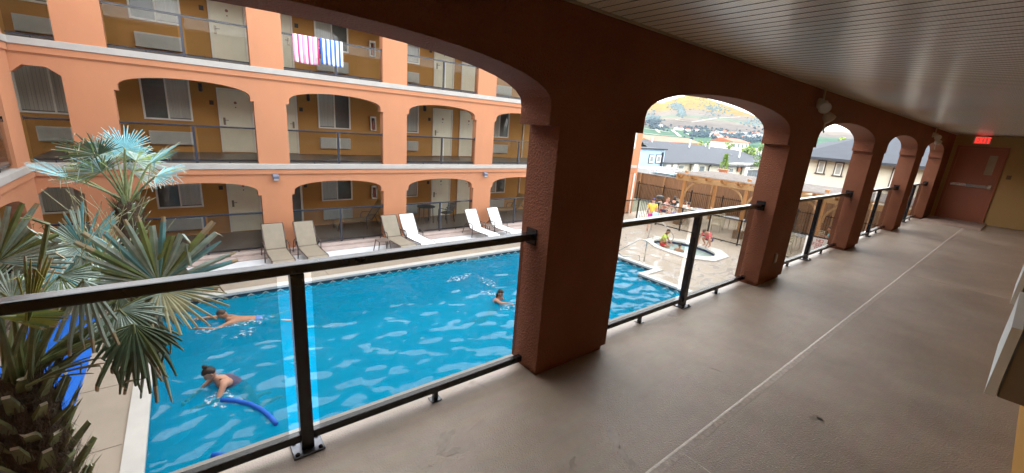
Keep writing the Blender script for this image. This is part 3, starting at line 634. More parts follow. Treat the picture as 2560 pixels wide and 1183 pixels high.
# water: fresnel mirror over a tinted see-through body, rippled
def water(name, tint, scale, dist, strength, murk, mcol):
    mt, nt = newmat(name); L = nt.links
    out = nd(nt, 'ShaderNodeOutputMaterial'); tr = nd(nt, 'ShaderNodeBsdfTransparent'); tr.inputs[0].default_value = tint
    gl = nd(nt, 'ShaderNodeBsdfGlossy'); gl.inputs['Roughness'].default_value = .015; tc = nd(nt, 'ShaderNodeTexCoord')
    n1 = nd(nt, 'ShaderNodeTexNoise'); n1.inputs['Scale'].default_value = scale; n1.inputs['Detail'].default_value = .7; n1.inputs['Roughness'].default_value = .4; n1.inputs['Distortion'].default_value = .25
    mp_ = nd(nt, 'ShaderNodeMapping'); mp_.inputs['Scale'].default_value = (1.0, .78, 1); mp_.inputs['Rotation'].default_value = (0, 0, .5); L.new(tc.outputs['Object'], mp_.inputs['Vector']); L.new(mp_.outputs[0], n1.inputs['Vector'])
    sp = nd(nt, 'ShaderNodeSeparateXYZ'); L.new(tc.outputs['Object'], sp.inputs[0]); my = nd(nt, 'ShaderNodeMapRange'); my.inputs['From Min'].default_value = 6.5; my.inputs['From Max'].default_value = 10; my.inputs['To Min'].default_value = .95; my.inputs['To Max'].default_value = 2.0; L.new(sp.outputs['Y'], my.inputs['Value'])
    mxx = nd(nt, 'ShaderNodeMapRange'); mxx.inputs['From Min'].default_value = -11; mxx.inputs['From Max'].default_value = -7; mxx.inputs['To Min'].default_value = .5; mxx.inputs['To Max'].default_value = 1.15; L.new(sp.outputs['X'], mxx.inputs['Value'])
    am = nd(nt, 'ShaderNodeMath', operation='MULTIPLY'); L.new(my.outputs[0], am.inputs[0]); L.new(mxx.outputs[0], am.inputs[1]); hh = nd(nt, 'ShaderNodeMath', operation='MULTIPLY'); L.new(n1.outputs[0], hh.inputs[0]); L.new(am.outputs[0], hh.inputs[1])
    bp = nd(nt, 'ShaderNodeBump'); bp.inputs['Strength'].default_value = strength; bp.inputs['Distance'].default_value = dist; L.new(hh.outputs[0], bp.inputs['Height'])
    fr = nd(nt, 'ShaderNodeFresnel'); fr.inputs[0].default_value = 1.33; L.new(bp.outputs[0], gl.inputs['Normal'])
    di = nd(nt, 'ShaderNodeBsdfDiffuse'); di.inputs[0].default_value = mcol; n5 = nd(nt, 'ShaderNodeTexNoise'); n5.inputs['Scale'].default_value = .5; n5.inputs['Detail'].default_value = 4; L.new(tc.outputs['Object'], n5.inputs['Vector']); mr = nd(nt, 'ShaderNodeMapRange'); mr.inputs['To Min'].default_value = murk-.12; mr.inputs['To Max'].default_value = murk+.12; L.new(n5.outputs[0], mr.inputs['Value'])
    m0 = nd(nt, 'ShaderNodeMixShader'); L.new(mr.outputs[0], m0.inputs[0]); L.new(tr.outputs[0], m0.inputs[1]); L.new(di.outputs[0], m0.inputs[2])   # cloudy body of the water
    mx = nd(nt, 'ShaderNodeMixShader'); L.new(fr.outputs[0], mx.inputs[0]); L.new(m0.outputs[0], mx.inputs[1]); L.new(gl.outputs[0], mx.inputs[2]); L.new(mx.outputs[0], out.inputs[0])
water('pool_water', (.42, .91, .98, 1), 2.3, .30, 1.0, .5, (.0, .33, .56, 1))
water('spa_water', (.80, .95, .94, 1), 4.5, .06, 1.0, .74, (.47, .62, .585, 1))
b = MB(); flat(b, ring_off(POOL, .015), [], ZW); o = b.build('water', 'pool_water'); o['kind'] = 'structure'

spa = thing('hot_tub', 'white rimmed in-ground hot tub with blue tile band and pale water', 'hot tub', (SC[0], SC[1], ZD))
b = MB(); flat(b, SPA_O, [SPA_I], ZD+.05); wall_ring(b, SPA_O, ZD-.05, ZD+.05, inward=False); wall_ring(b, SPA_I, ZD-.02, ZD+.05)
b.build('rim', 'coping_white', spa)
SPA_T = [(SC[0]+1.40*math.cos(t), SC[1]+1.02*math.sin(t)) for t in [2*math.pi*k/28 for k in range(28)]]
b = MB(); wall_ring(b, SPA_T, -3.22, ZD+.04); b.build('tile_band', 'navy_tile', spa)
b = MB(); wall_ring(b, SPA_T, -3.9, -3.22); flat(b, SPA_T, [], -3.85)
SPA_S = [(SC[0]+.95*math.cos(t), SC[1]+.6*math.sin(t)) for t in [2*math.pi*k/28 for k in range(28)]]
band(b, SPA_S, SPA_T, -3.45); wall_ring(b, SPA_S, -3.85, -3.45); b.build('basin', 'spa_liner', spa)
mt, nt = newmat('navy_tile'); L = nt.links
out = nd(nt, 'ShaderNodeOutputMaterial'); p = nd(nt, 'ShaderNodeBsdfPrincipled'); L.new(p.outputs[0], out.inputs[0]); tc = nd(nt, 'ShaderNodeTexCoord')
ck = nd(nt, 'ShaderNodeTexChecker'); ck.inputs['Scale'].default_value = 9; ck.inputs['Color1'].default_value = (.02,.03,.12,1); ck.inputs['Color2'].default_value = (.06,.075,.2,1); L.new(tc.outputs['Object'], ck.inputs['Vector']); L.new(ck.outputs[0], p.inputs['Base Color']); p.inputs['Roughness'].default_value = .2
mat('spa_liner', (.50, .66, .63, 1), .6, .08, 2)
b = MB(); flat(b, SPA_T, [], -3.05); o = b.build('spa_water', 'spa_water'); o['kind'] = 'structure'

# stainless handrails and ladder
def curve(pts, n=7):                  # rounded polyline
    P = [Vector(p) for p in pts]; out = [P[0]]
    for a, b, c in zip(P, P[1:], P[2:]):
        r = min((a-b).length, (c-b).length)*.42; p0 = b+(a-b).normalized()*r; p1 = b+(c-b).normalized()*r
        for i in range(n+1):
            t = i/n; out.append(p0*(1-t)**2+b*2*t*(1-t)+p1*t**2)
    return out+[P[-1]]
def handrail(name, label, lines, feet, cat='handrail'):
    t = thing(name, label, cat, feet[0])
    for ln in lines: b = MB(); b.tube(curve(ln), .022, 10); b.build('rail', 'steel', t, smooth=True)
    for f in feet: b = MB(); b.lathe(f, [(.05,0),(.05,.012),(.025,.03)], 12); b.build('foot', 'steel', t)
    return t
handrail('pool_handrail', 'bent steel handrail standing at the shallow steps of the pool', [[(-8.52,13.36,ZD),(-8.52,13.36,-2.05),(-8.75,13.25,-2.02),(-9.35,12.75,-2.62),(-9.2,12.9,-2.80),(-8.72,13.32,-2.66),(-8.70,13.33,ZD)]], [(-8.52,13.36,ZD),(-8.70,13.33,ZD)])
handrail('hot_tub_handrail', 'bent steel handrail at the steps of the hot tub, beside the boy', [[(-10.72,16.8,ZD),(-10.62,16.88,-1.98),(-10.45,17.02,-1.90),(-9.72,17.28,-2.55),(-9.72,17.28,-2.83),(-10.0,17.1,-2.86),(-10.52,16.9,-2.72),(-10.52,16.9,ZD)]], [(-10.72,16.8,ZD),(-10.52,16.9,ZD)])
lad = handrail('pool_ladder', 'steel pool ladder grab rails showing above the near rail', [[(-4.9,1.20,ZD),(-4.95,1.20,-2.55),(-5.2,1.20,-2.36),(-5.42,1.20,-2.58),(-5.48,1.20,-4.1)],[(-4.9,1.70,ZD),(-4.95,1.70,-2.55),(-5.2,1.70,-2.36),(-5.42,1.70,-2.58),(-5.48,1.70,-4.1)]], [(-4.9,1.20,ZD),(-4.9,1.70,ZD)], 'ladder')
for z in (-3.3, -3.6, -3.9): b = MB(); b.box(-5.52,-5.44,1.21,1.69,z,z+.03); b.build('step', 'steel', lad)

# blue mat at the left
b = MB(); flat(b, [(-12.25,-2.5),(-11.75,-2.85),(-7.2,-2.92),(-2.3,-2.92),(-2.3,-1.66),(-7.2,-1.72),(-11.5,-1.76),(-11.95,-2.0)], [], ZD+.018); wall_ring(b, [(-12.25,-2.5),(-11.75,-2.85),(-7.2,-2.92),(-2.3,-2.92),(-2.3,-1.66),(-7.2,-1.72),(-11.5,-1.76),(-11.95,-2.0)], ZD+.001, ZD+.018, inward=False)
t = b.build('deck_mat', 'mat_blue'); tag(t, 'long bright blue mat lying on the concrete deck behind the palms', 'mat'); mat('mat_blue', (.008, .16, .74, 1), .7, .12, 3, .3, 120)
# noodles
mat('noodle_blue', (.008, .13, .66, 1), .6, .05)
for lab, pts in (('curved blue pool noodle floating by the woman', [(553,1000),(590,1002),(625,1010),(655,1025),(676,1042),(690,1060)]), ('straight blue pool noodle floating low behind the near bottom rail', [(530,1138),(565,1139),(600,1138),(640,1136)])):
    b = MB(); b.tube([at_z(x, y, ZW+.035) for x, y in pts], .036, 10); t = b.build('pool_noodle', 'noodle_blue', smooth=True); tag(t, lab, 'pool noodle', 'blue pool noodles in the pool')

# ------------------------------------------------------------------ sun loungers
mat('sling_tan', (.215, .185, .138, 1), .75, .08, 6, .3, 220, bdist=.003); mat('sling_white', (.64, .66, .66, 1), .7, .04, 6, .25, 220, bdist=.003); mat('bronze', (.07, .052, .045, 1), .35, .15, 8)
mat('sling_ochre', (.35, .22, .09, 1), .75, .08)
def make_lounger(sling):
    t = thing('sun_lounger', 'x', 'lounger')
    def strip(pts, w, th=.012, mi=0):
        b = MB(); n = len(pts)
        for i, (x, z) in enumerate(pts):
            for y in (-w, w): b.v += [(x, y, z), (x, y, z-th)]
        for i in range(n-1):
            a = i*4; c = a+4
            b.f += [(a, c, c+2, a+2), (a+1, a+3, c+3, c+1), (a, a+1, c+1, c), (a+2, c+2, c+3, a+3)]; b.m += [0]*4
        b.f += [(0, 2, 3, 1), (n*4-4, n*4-3, n*4-1, n*4-2)]; b.m += [0, 0]
        return b
    seat = [(-.22,.34),(.1,.325),(.5,.33),(.85,.345),(1.0,.33),(1.08,.27),(1.12,.20)]
    back = [(-.25,.36),(-.40,.58),(-.56,.82),(-.70,1.04),(-.74,1.06)]
    strip(seat, .285).build('seat', sling, t, smooth=False); strip(back, .285).build('backrest', sling, t)
    f = MB()
    for s in (-1, 1):
        y = s*.305
        f.tube(curve([(-.28,y,.33),(.5,y,.315),(.95,y,.335),(1.12,y,.22),(1.10,y,.0)]), .016, 6); f.tube([(-.24,y,.345),(-.74,y,1.06)], .016, 6)
    for x, z in ((-.25,.33), (.95,.33), (-.74,1.06), (1.12,.20)): f.tube([(x,-.305,z),(x,.305,z)], .013, 6)
    f.tube([(-.5,-.305,.73),(-.62,-.2,.35),(-.62,.2,.35),(-.5,.305,.73)], .011, 6)
    f.build('frame', 'bronze', t, smooth=True)
    for s in (-1, 1):
        y = s*.345
        b = MB(); b.tube(curve([(-.02,y+s*.015,0),(.0,y,.45),(-.06,y,.57),(-.42,y,.56),(-.56,y,.46),(-.74,y+s*.015,0)]), .017, 6); b.tube([(.02,y,.32),(.0,s*.3,.32)], .014, 6); b.build('arm_leg', 'bronze', t, smooth=True)
    return t
LG = 'sun loungers lined up along the far wing'
tanp = make_lounger('sling_tan'); whp = make_lounger('sling_white')
def by(px0, px1, py): return at_x((px0+px1)/2, py, -14.9).y
lst = [(tanp, by(656,702,560), 0, 'tan sling lounger, leftmost of the row, in front of the second pillar', True), (tanp, by(735,780,557), .02, 'tan sling lounger second from the left, before the glass railing', False), (tanp, by(954,987,543), .03, 'tan sling lounger with a small brown table at its left side', False),
       (whp, by(998,1033,542), .06, 'white lounger next to the tan lounger, leftmost white one', True), (whp, by(1160,1190,523), .05, 'white lounger at the left side of the table between two white loungers', False), (whp, by(1213,1245,520), .05, 'rightmost white lounger by the dark near pillar', False)]
LY = []
for pr, y, a, lab, first in lst:
    o = pr if first else copy_tree(pr); o.location = (-14.1, y, ZD+.005); o.rotation_euler.z = a; o['label'] = lab; o['group'] = LG; LY.append(y)
och = make_lounger('sling_ochre'); och.location = (-16.75, 5.55, -2.74); och.rotation_euler.z = R(-90); och['label'] = 'ochre lounger in the shade behind the ground floor glass, second arch'; och['group'] = 'loungers behind the ground floor glass'
o = copy_tree(och); o.location = (-16.6, 13.1, -2.74); o.rotation_euler.z = R(-90); o['label'] = 'ochre lounger in the shade behind the ground floor glass at far right'; o['group'] = 'loungers behind the ground floor glass'
def make_side_table():
    t = thing('side_table', 'x', 'table'); b = MB(); b.box(-.21,.21,-.21,.21,.42,.45); b.build('tabletop', 'table_brown', t, bevel=.012)
    for sx in (-1, 1):
        for sy in (-1, 1): b = MB(); b.tube([(sx*.18,sy*.18,.425),(sx*.24,sy*.24,0)], [.02,.014], 6); b.build('leg', 'bronze', t)
    return t
mat('table_brown', (.13, .10, .085, 1), .5, .1)
st = make_side_table(); p_ = at_z(962, 603, ZD+.45); st.location = (-13.75, p_.y, ZD); st['label'] = 'small brown side table left of the third tan lounger'; st['group'] = 'side tables by the loungers'
st2 = copy_tree(st); st2.location = (-14.25, (LY[4]+LY[5])/2, ZD); st2['label'] = 'small brown side table between the two white loungers at right'; st2['group'] = 'side tables by the loungers'
# dark table and chair seen through the glass
def make_patio_chair(col='chair_beige'):
    t = thing('patio_chair', 'x', 'chair')
    b = MB(); b.box(-.24,.24,-.22,.24,.41,.435); b.build('seat', col, t, bevel=.01)
    k = MB()
    for i in range(6): k.beam((-.22,-.235-.02*i,.53+.075*i),(.22,-.235-.02*i,.53+.075*i),.012,.05)
    k.build('backrest', col, t)
    for sx in (-1, 1):
        x = sx*.25
        b = MB(); b.tube(curve([(x,.24,0),(x,.22,.60),(x,.1,.64),(x,-.24,.63)]), .016, 6); b.build('front_leg', col, t, smooth=True)
        b = MB(); b.tube([(x,-.30,0),(x,-.22,.43),(x,-.36,.99)], .016, 6); b.build('rear_leg', col, t, smooth=True)
    b = MB(); b.tube([(-.25,-.36,.985),(.25,-.36,.985)], .016, 6); b.build('top_bar', col, t)
    return t
def make_patio_table(w=1.0, d=1.0, col='chair_beige', top='table_grey'):
    t = thing('patio_table', 'x', 'table'); b = MB(); b.lathe((0,0,.70),[(w/2-.03,0),(w/2,.012),(w/2,.028),(w/2-.02,.035)],28); b.build('tabletop', top, t)
    for a in range(4):
        c, s = math.cos(a*math.pi/2+.78), math.sin(a*math.pi/2+.78); b = MB(); b.tube([(c*w*.38,s*w*.38,.70),(c*w*.42,s*w*.42,0)], .02, 6); b.build('leg', col, t)
    return t
mat('chair_beige', (.50, .47, .36, 1), .5, .05); mat('chair_dark', (.05, .045, .04, 1), .5); mat('table_grey', (.33, .35, .38, 1), .25, .08, 4)
c = make_patio_chair('chair_dark'); c.location = (-16.4, 9.2, -2.74); c.rotation_euler.z = R(110); c['label'] = 'dark patio chair in the shade behind the third ground floor railing'
tb = make_patio_table(.8, .8, 'chair_dark', 'chair_dark'); tb.location = (-16.6, 8.3, -2.74); tb['label'] = 'dark round table in the shade behind the third ground floor railing'

# ------------------------------------------------------------------ striped towels on the top-floor railing
def stripe(name, cols, n, axis='Y'):
    mt, nt = newmat(name); L = nt.links
    out = nd(nt, 'ShaderNodeOutputMaterial'); p = nd(nt, 'ShaderNodeBsdfPrincipled'); L.new(p.outputs[0], out.inputs[0]); tc = nd(nt, 'ShaderNodeTexCoord'); sp = nd(nt, 'ShaderNodeSeparateXYZ'); L.new(tc.outputs['UV'], sp.inputs[0])
    mu = nd(nt, 'ShaderNodeMath', operation='MULTIPLY'); mu.inputs[1].default_value = n; L.new(sp.outputs['X'], mu.inputs[0]); fr = nd(nt, 'ShaderNodeMath', operation='FRACT'); L.new(mu.outputs[0], fr.inputs[0])
    rp = nd(nt, 'ShaderNodeValToRGB'); rp.color_ramp.interpolation = 'CONSTANT'; e = rp.color_ramp.elements
    while len(e) < len(cols): e.new(.5)
    for i, (q, c) in enumerate(cols): e[i].position = q; e[i].color = c
    L.new(fr.outputs[0], rp.inputs[0]); L.new(rp.outputs[0], p.inputs['Base Color']); p.inputs['Roughness'].default_value = .9
    n3 = nd(nt, 'ShaderNodeTexNoise'); n3.inputs['Scale'].default_value = 130; L.new(tc.outputs['Object'], n3.inputs['Vector']); bp = nd(nt, 'ShaderNodeBump'); bp.inputs['Strength'].default_value = .4; bp.inputs['Distance'].default_value = .006; L.new(n3.outputs[0], bp.inputs['Height']); L.new(bp.outputs[0], p.inputs['Normal'])
W_ = (.78, .76, .77, 1)
stripe('towel_pink', [(0, (.72,.33,.52,1)), (.22, W_), (.42, (.62,.035,.19,1)), (.60, (.75,.42,.58,1)), (.72, W_), (.88, (.70,.18,.38,1))], 2.6)
stripe('towel_blue', [(0, (.03,.13,.48,1)), (.47, W_)], 5)
def towel(name, label, y0, y1, drop, mt_, seed):
    rs = random.Random(seed); nu, nv = 26, 16; v = []; uv = []; ztop = FH+.02+1.094; xr = XF-.10
    ph = [rs.uniform(0, 6) for _ in range(3)]
    prof = [(xr-.034, ztop-.45), (xr-.032, ztop-.2), (xr-.03, ztop-.01), (xr, ztop+.012), (xr+.03, ztop-.01)]
    for i in range(1, 12): prof.append((xr+.036+.012*math.sin(i*.5), ztop-.01-drop*i/11))
    for j, (x, z) in enumerate(prof):
        k = max(0, j-4)/11
        for i in range(nu+1):
            u = i/nu; w = .02*k*math.sin(9*u+ph[0])+.012*k*math.sin(21*u+ph[1])
            v.append((x+abs(w)+(.002 if j > 4 else 0), y0+(y1-y0)*u+.012*k*math.sin(3*k+ph[2]), z-.012*k*math.sin(5*u+ph[1]))); uv.append((u, j/15))
    n = nu+1; fs = [(j*n+i, j*n+i+1, (j+1)*n+i+1, (j+1)*n+i) for j in range(len(prof)-1) for i in range(nu)]
    b = MB(); b.add(v, fs); o = b.build(name, mt_, smooth=True)
    ul = o.data.uv_layers.new(); 
    for lp in o.data.loops: ul.data[lp.index].uv = uv[lp.vertex_index]
    s_ = o.modifiers.new('thick', 'SOLIDIFY'); s_.thickness = .006
    return tag(o, label, 'towel', 'towels on the top railing')
towel('beach_towel', 'pink and white striped towel hung over the top floor railing', 2.98, 3.72, .80, 'towel_pink', 1)
towel('beach_towel', 'blue and white striped towel hung over the top floor railing', 3.77, 4.46, .76, 'towel_blue', 5)
# ------------------------------------------------------------------ patio behind the pool
railing('glass and black metal fence between the hot tub and the patio', left_mp, -12.47, -2.3, 20.0, ZD, None, 'black_metal', 'far_glass', h=1.23, post=[-12.42, -11.0, -9.52, -8.05, -6.55, -5.05, -3.6], wg=.04, detail=False)
railing('short glass fence along the deck in front of the pink service door', lambda u, w, z: (w, u, z), 17.9, 20.0, -13.62, ZD, None, 'black_metal', 'far_glass', h=1.23, post=[19.9], wg=.04, detail=False)
g = thing('pool_gate', 'black picket gate beside the person in the yellow shirt', 'gate', (-13.1, 20, ZD))
b = MB(); b.box(-13.57, -12.52, 19.98, 20.02, ZD+1.19, ZD+1.23); b.box(-13.57, -12.52, 19.985, 20.015, ZD+.08, ZD+.12); b.build('gate_frame', 'black_metal', g)
b = MB()
for i in range(10): x = -13.5+i*.105; b.box(x-.009, x+.009, 19.99, 20.01, ZD+.12, ZD+1.19)
b.build('pickets', 'black_metal', g)
# wooden fence
mat('fence_brown', (.20, .105, .052, 1), .75, .3, 3, .3, 40, stretch=(9, 9, .5)); mat('fence_post', (.30, .17, .08, 1), .7, .2, 4); mat('fence_cap', (.2, .17, .15, 1), .7)
fe = thing('wooden_fence', 'tall brown board fence along the back of the patio', 'fence', (-9.5, 27, -2.95))
b = MB(); rs = random.Random(2); x = -19.0
while x < 0:
    w = .14; top = -.97 if x < -7.3 else -.80
    b.box(x, x+w-.008, 27+rs.uniform(-.006, .006), 27.03, -2.93, top); x += w
b.build('boards', 'fence_brown', fe)
b = MB(); b.box(-19, -7.3, 26.97, 27.07, -.969, -.925); b.box(-7.29, 0, 26.97, 27.07, -.799, -.755); b.build('cap_rail', 'fence_cap', fe)
for x in (-18.6, -16.6, -14.9, -13.1, -11.0, -8.6, -6.4, -4.2, -2.0): b = MB(); b.box(x-.05, x+.05, 26.90, 26.985, -2.93, (-.975 if x < -7.3 else -.81)); b.build('post', 'fence_post', fe)
pf = thing('picket_fence', 'black metal picket fence standing in front of the brown board fence', 'fence', (-9.5, 26.55, -2.95))
b = MB()
for i in range(150): x = -18.6+i*.12; b.box(x-.008, x+.008, 26.542, 26.558, ZD+.1, -1.60+.02*(i % 2))
b.build('pickets', 'black_metal', pf)
b = MB(); b.box(-18.6, -.7, 26.535, 26.565, -1.70, -1.665); b.box(-18.6, -.7, 26.535, 26.565, ZD+.12, ZD+.155); b.build('rails', 'black_metal', pf)
for i in range(9): x = -18.4+i*2.1; b = MB(); b.box(x-.03, x+.03, 26.52, 26.58, ZD, -1.52); b.build('post', 'black_metal', pf)
# pergola
mat('cedar', (.36, .175, .06, 1), .6, .22, 3, .2, 40, stretch=(12, 12, .7)); mat('cedar_light', (.37, .225, .10, 1), .6, .15, 5); mat('slat_grey', (.27, .25, .235, 1), .7, .2, 5); mat('planter_brown', (.20, .13, .08, 1), .7)
pg = thing('pergola', 'cedar pergola with curved braces and weathered roof slats over the patio', 'pergola', (-7, 23.4, ZD))
PX = (-12.05, -8.75, -5.55, -2.4); PY0, PY1 = 21.6, 25.2
for x in PX:
    for y in (PY0, PY1):
        b = MB(); b.box(x-.075, x+.075, y-.075, y+.075, ZD+.002, .08 if y == PY0 else -.2); b.build('post', 'cedar', pg, bevel=.006)
        if y == PY0:
            b = MB(); b.box(x-.19, x+.19, y-.19, y+.19, ZD+.002, ZD+.42); b.build('post_base', 'planter_brown', pg, bevel=.01)
for y in (PY0, PY1):
    for o_ in (-.1, .1): b = MB(); b.box(-12.55, -1.9, y+o_-.02, y+o_+.02, -.46, -.24); b.build('beam', 'cedar_light', pg)
b = MB()
for x in PX:
    for xx in (x-.11, x+.11): pass
k = 0; x = -12.3
while x < -1.9:
    for dx in (0, .13):
        b.prism([(x+dx-.019, PY0-.55, -.16), (x+dx-.019, PY0-.40, -.29), (x+dx-.019, PY1+.4, -.29), (x+dx-.019, PY1+.55, -.16), (x+dx-.019, PY1+.55, -.10), (x+dx-.019, PY0-.55, -.10)], (.038, 0, 0))
    x += .80
b.build('rafters', 'cedar', pg)
b = MB(); y = PY0-.45
while y < PY1+.5: b.box(-12.7, -1.7, y, y+.085, -.098, -.04); y += .36
b.build('roof_slats', 'slat_grey', pg)
for x in PX:
    for s in (-1, 1):
        if x+s*.9 < -12.6: continue
        pts = []
        for i in range(9):
            t = i/8*math.pi/2; pts.append((x+s*(.075+.82*(1-math.cos(t))), PY0, -1.35+.88*math.sin(t)))
        b = MB()
        for p0, p1 in zip(pts, pts[1:]): b.beam(p0, Vector(p1)+(Vector(p1)-Vector(p0))*.1, .05, .11, up=(0,1,0)) if False else b.beam(p0, Vector(p1)+(Vector(p1)-Vector(p0))*.08, .09, .05, up=(0,1,0))
        b.build('brace', 'cedar_light', pg)
# sign on the glass fence
mat('sign_white', (.62, .62, .60, 1), .4); mat('sign_red', (.45, .05, .06, 1), .5)
sg = thing('pool_sign', 'white pool rules sign with red capitals hung on the glass fence', 'sign', (-5.0, 19.93, -2.1))
b = MB(); b.box(-5.42, -4.42, 19.925, 19.94, -2.52, -1.74); b.build('board', 'sign_white', sg)
b = MB(); letters(b, 'NO', -5.05, 19.925, -1.90, .10, .10, .022, .03, .002); letters(b, 'LIFEGUARD', -5.34, 19.925, -2.06, .07, .10, .02, .03, .002); letters(b, 'ON', -5.05, 19.925, -2.22, .10, .10, .022, .03, .002); letters(b, 'POOL AREA', -5.34, 19.925, -2.40, .07, .10, .02, .03, .002); b.build('lettering', 'sign_red', sg)
# patio furniture
ch = make_patio_chair()
spots = [(-10.05, 21.9, 195, 'beige slatted patio chair with its back to the hot tub, nearest the glass fence'), (-8.95, 23.0, 80, 'beige slatted patio chair between the round grey table and the right pergola post'), (-8.1, 21.9, 150, 'beige slatted patio chair at the right of the second pergola post'), (-10.9, 23.6, -60, 'beige slatted patio chair left of the round grey table'),
         (-6.5, 21.0, 170, 'beige slatted patio chair seen through the third arch, at the left of the sign'), (-6.0, 23.4, 20, 'beige slatted patio chair seen through the third arch, back by the fence')]
for i, (x, y, a, lab) in enumerate(spots):
    o = ch if i == 0 else copy_tree(ch); o.location = (x, y, ZD); o.rotation_euler.z = R(a); o['label'] = lab; o['group'] = 'beige patio chairs'
tb = make_patio_table(1.1); tspots = [(-9.75, 23.1, 'round grey patio table behind the glass fence, between the pergola posts'), (-11.85, 23.55, 'round grey patio table where the shirtless man sits'), (-6.6, 22.2, 'round grey patio table seen through the third arch')]
for i, (x, y, lab) in enumerate(tspots):
    o = tb if i == 0 else copy_tree(tb); o.location = (x, y, ZD); o['label'] = lab; o['group'] = 'round patio tables'
# things on and by the tables
b = MB(); b.lathe((-15.2, 24.5, ZD+.55), [(.02,.15),(.22,.2),(.27,.28),(.24,.38),(.08,.43)], 14); t = thing('barbecue', 'black kettle grill behind the shirtless man', 'grill', (-15.2, 24.5, ZD)); b.build('kettle', 'black_plastic', t, smooth=True)
for a in range(3): c_, s_ = math.cos(a*2.09), math.sin(a*2.09); b = MB(); b.tube([(-15.2+.12*c_, 24.5+.12*s_, ZD+.6), (-15.2+.32*c_, 24.5+.32*s_, ZD)], .014, 6); b.build('leg', 'black_plastic', t)
mat('cloth_red', (.62, .02, .02, 1), .8); mat('cloth_blue', (.03, .06, .34, 1), .7, .1); mat('cloth_white', (.74, .74, .74, 1), .8, .05); mat('cloth_periwinkle', (.42, .46, .66, 1), .8)
def drape(name, lab, cat, c, w, d, h, mt_, seed):
    """cloth hung over a chair back: two leaves joined by a fold"""
    rs = random.Random(seed); v = []; nu, nv = 10, 14; prof = [(-d, -h*.8), (-d*.95, -h*.4), (-d*.8, -.02), (0, .02), (d*.8, -.02), (d, -h*.5), (d*1.1, -h)]
    for j, (q, z) in enumerate(prof):
        for i in range(nu+1):
            u = i/nu-.5; k = abs(j-3)/3; v.append((c[0]+w*u, c[1]+q+.02*k*math.sin(9*u+j), c[2]+z-.03*k*math.sin(5*u+seed)))
    n = nu+1; b = MB(); b.add(v, [(j*n+i, j*n+i+1, (j+1)*n+i+1, (j+1)*n+i) for j in range(len(prof)-1) for i in range(nu)])
    o = b.build(name, mt_, smooth=True); s_ = o.modifiers.new('t', 'SOLIDIFY'); s_.thickness = .008; return tag(o, lab, cat)
# ------------------------------------------------------------------ ground, far buildings, trees, hills
mat('ground_far', (.20, .21, .15, 1), .9, .35, .02, detail=8)
b = MB(); flat(b, [(-7000,-7000),(7000,-7000),(7000,7000),(-7000,7000)], [[(-15.3,-3.25),(-1.05,-3.25),(-1.05,27.55),(-15.3,27.55)]], ZD-.04); o = b.build('ground', 'ground_far'); o['kind'] = 'structure'
mat('asphalt', (.09, .09, .095, 1), .85, .15, .6); b = MB(); b.box(-60, 20, 27.8, 31.2, ZD-.03, ZD-.02); b.box(-22.6, -13.5, 31.2, 70, ZD-.03, ZD-.02); o = b.build('road', 'asphalt'); o['kind'] = 'structure'
mat('house_cream', (.66, .62, .50, 1), .8, .05, .8, .2, 60); mat('house_blue', (.36, .52, .66, 1), .7, .04, .8); mat('roof_shingle', (.036, .042, .054, 1), .8, .18, 1.5, .5, 25, stretch=(1, 1, 4)); mat('fascia_dark', (.03, .035, .045, 1), .5)
mat('trim_dark', (.06, .05, .045, 1), .6); mat('trailer_white', (.5, .53, .54, 1), .4, .05); mat('pot_terracotta', (.45, .17, .08, 1), .7); mat('pane_blind', (.40, .41, .38, 1), .15, .1, 8, stretch=(1, 1, 20))
# right house (behind the fence, seen through the third to fifth arches)
rh = thing('house', 'cream house with blue grey roof and dark trimmed windows behind the fence', 'house', (-4, 35, ZD))
b = MB(); b.box(-9.9, 5, 32, 39.5, -2.95, 1.12); b.build('wall', 'house_cream', rh)
b = MB()
ev = [(-10.5,31.4,1.25),(-7,31.4,1.25),(5.6,31.4,1.25)]; rg = [(-10.2,35.6,2.2),(-8.1,36.0,2.74),(5.6,36.4,3.05)]; bk = [(-10.5,40.2,1.25),(-7,40.2,1.25),(5.6,40.2,1.25)]
b.add(ev+rg+bk, [(0,1,4,3),(1,2,5,4),(3,4,7,6),(4,5,8,7),(0,3,6),(2,8,5),(0,6,7,8,2,1)]); b.build('roof', 'roof_shingle', rh)
b = MB(); b.box(-10.5, 5.6, 31.30, 31.395, 1.10, 1.26); b.build('gutter', 'fascia_dark', rh)
for x0, x1, z0, z1 in ((-9.12,-8.66,.27,1.08),(-8.2,-7.74,.24,1.06),(-7.3,-6.84,.24,1.06),(-5.45,-4.55,-.25,1.03),(-2.6,-1.7,-.2,1.03)):
    f = MB(); w = .06; f.box(x0, x1, 31.93, 31.998, z1-w, z1, 1); f.box(x0, x0+w*.8, 31.93, 31.998, z0, z1-w, 1); f.box(x1-w*.8, x1, 31.93, 31.998, z0, z1-w, 1); f.box(x0-.05, x1+.05, 31.9, 31.998, z0-w, z0, 1)
    x0 += .05; x1 -= .05; z1 -= .06
    f.box(x0, x0+.06, 31.95, 31.998, z0, z1); f.box(x1-.06, x1, 31.95, 31.998, z0, z1); f.box(x0+.06, x1-.06, 31.95, 31.998, z0, z0+.07); f.box(x0+.06, x1-.06, 31.95, 31.998, z1-.07, z1)
    if x1-x0 > .6: f.box(x0+.06, x1-.06, 31.95, 31.998, z0+.42, z0+.48)
    fr = f.build('window', ['white_trim', 'trim_dark'], rh); p = MB(); p.box(x0+.06, x1-.06, 31.975, 31.985, z0+.07, z1-.07); p.build('pane', 'pane_blind', fr)
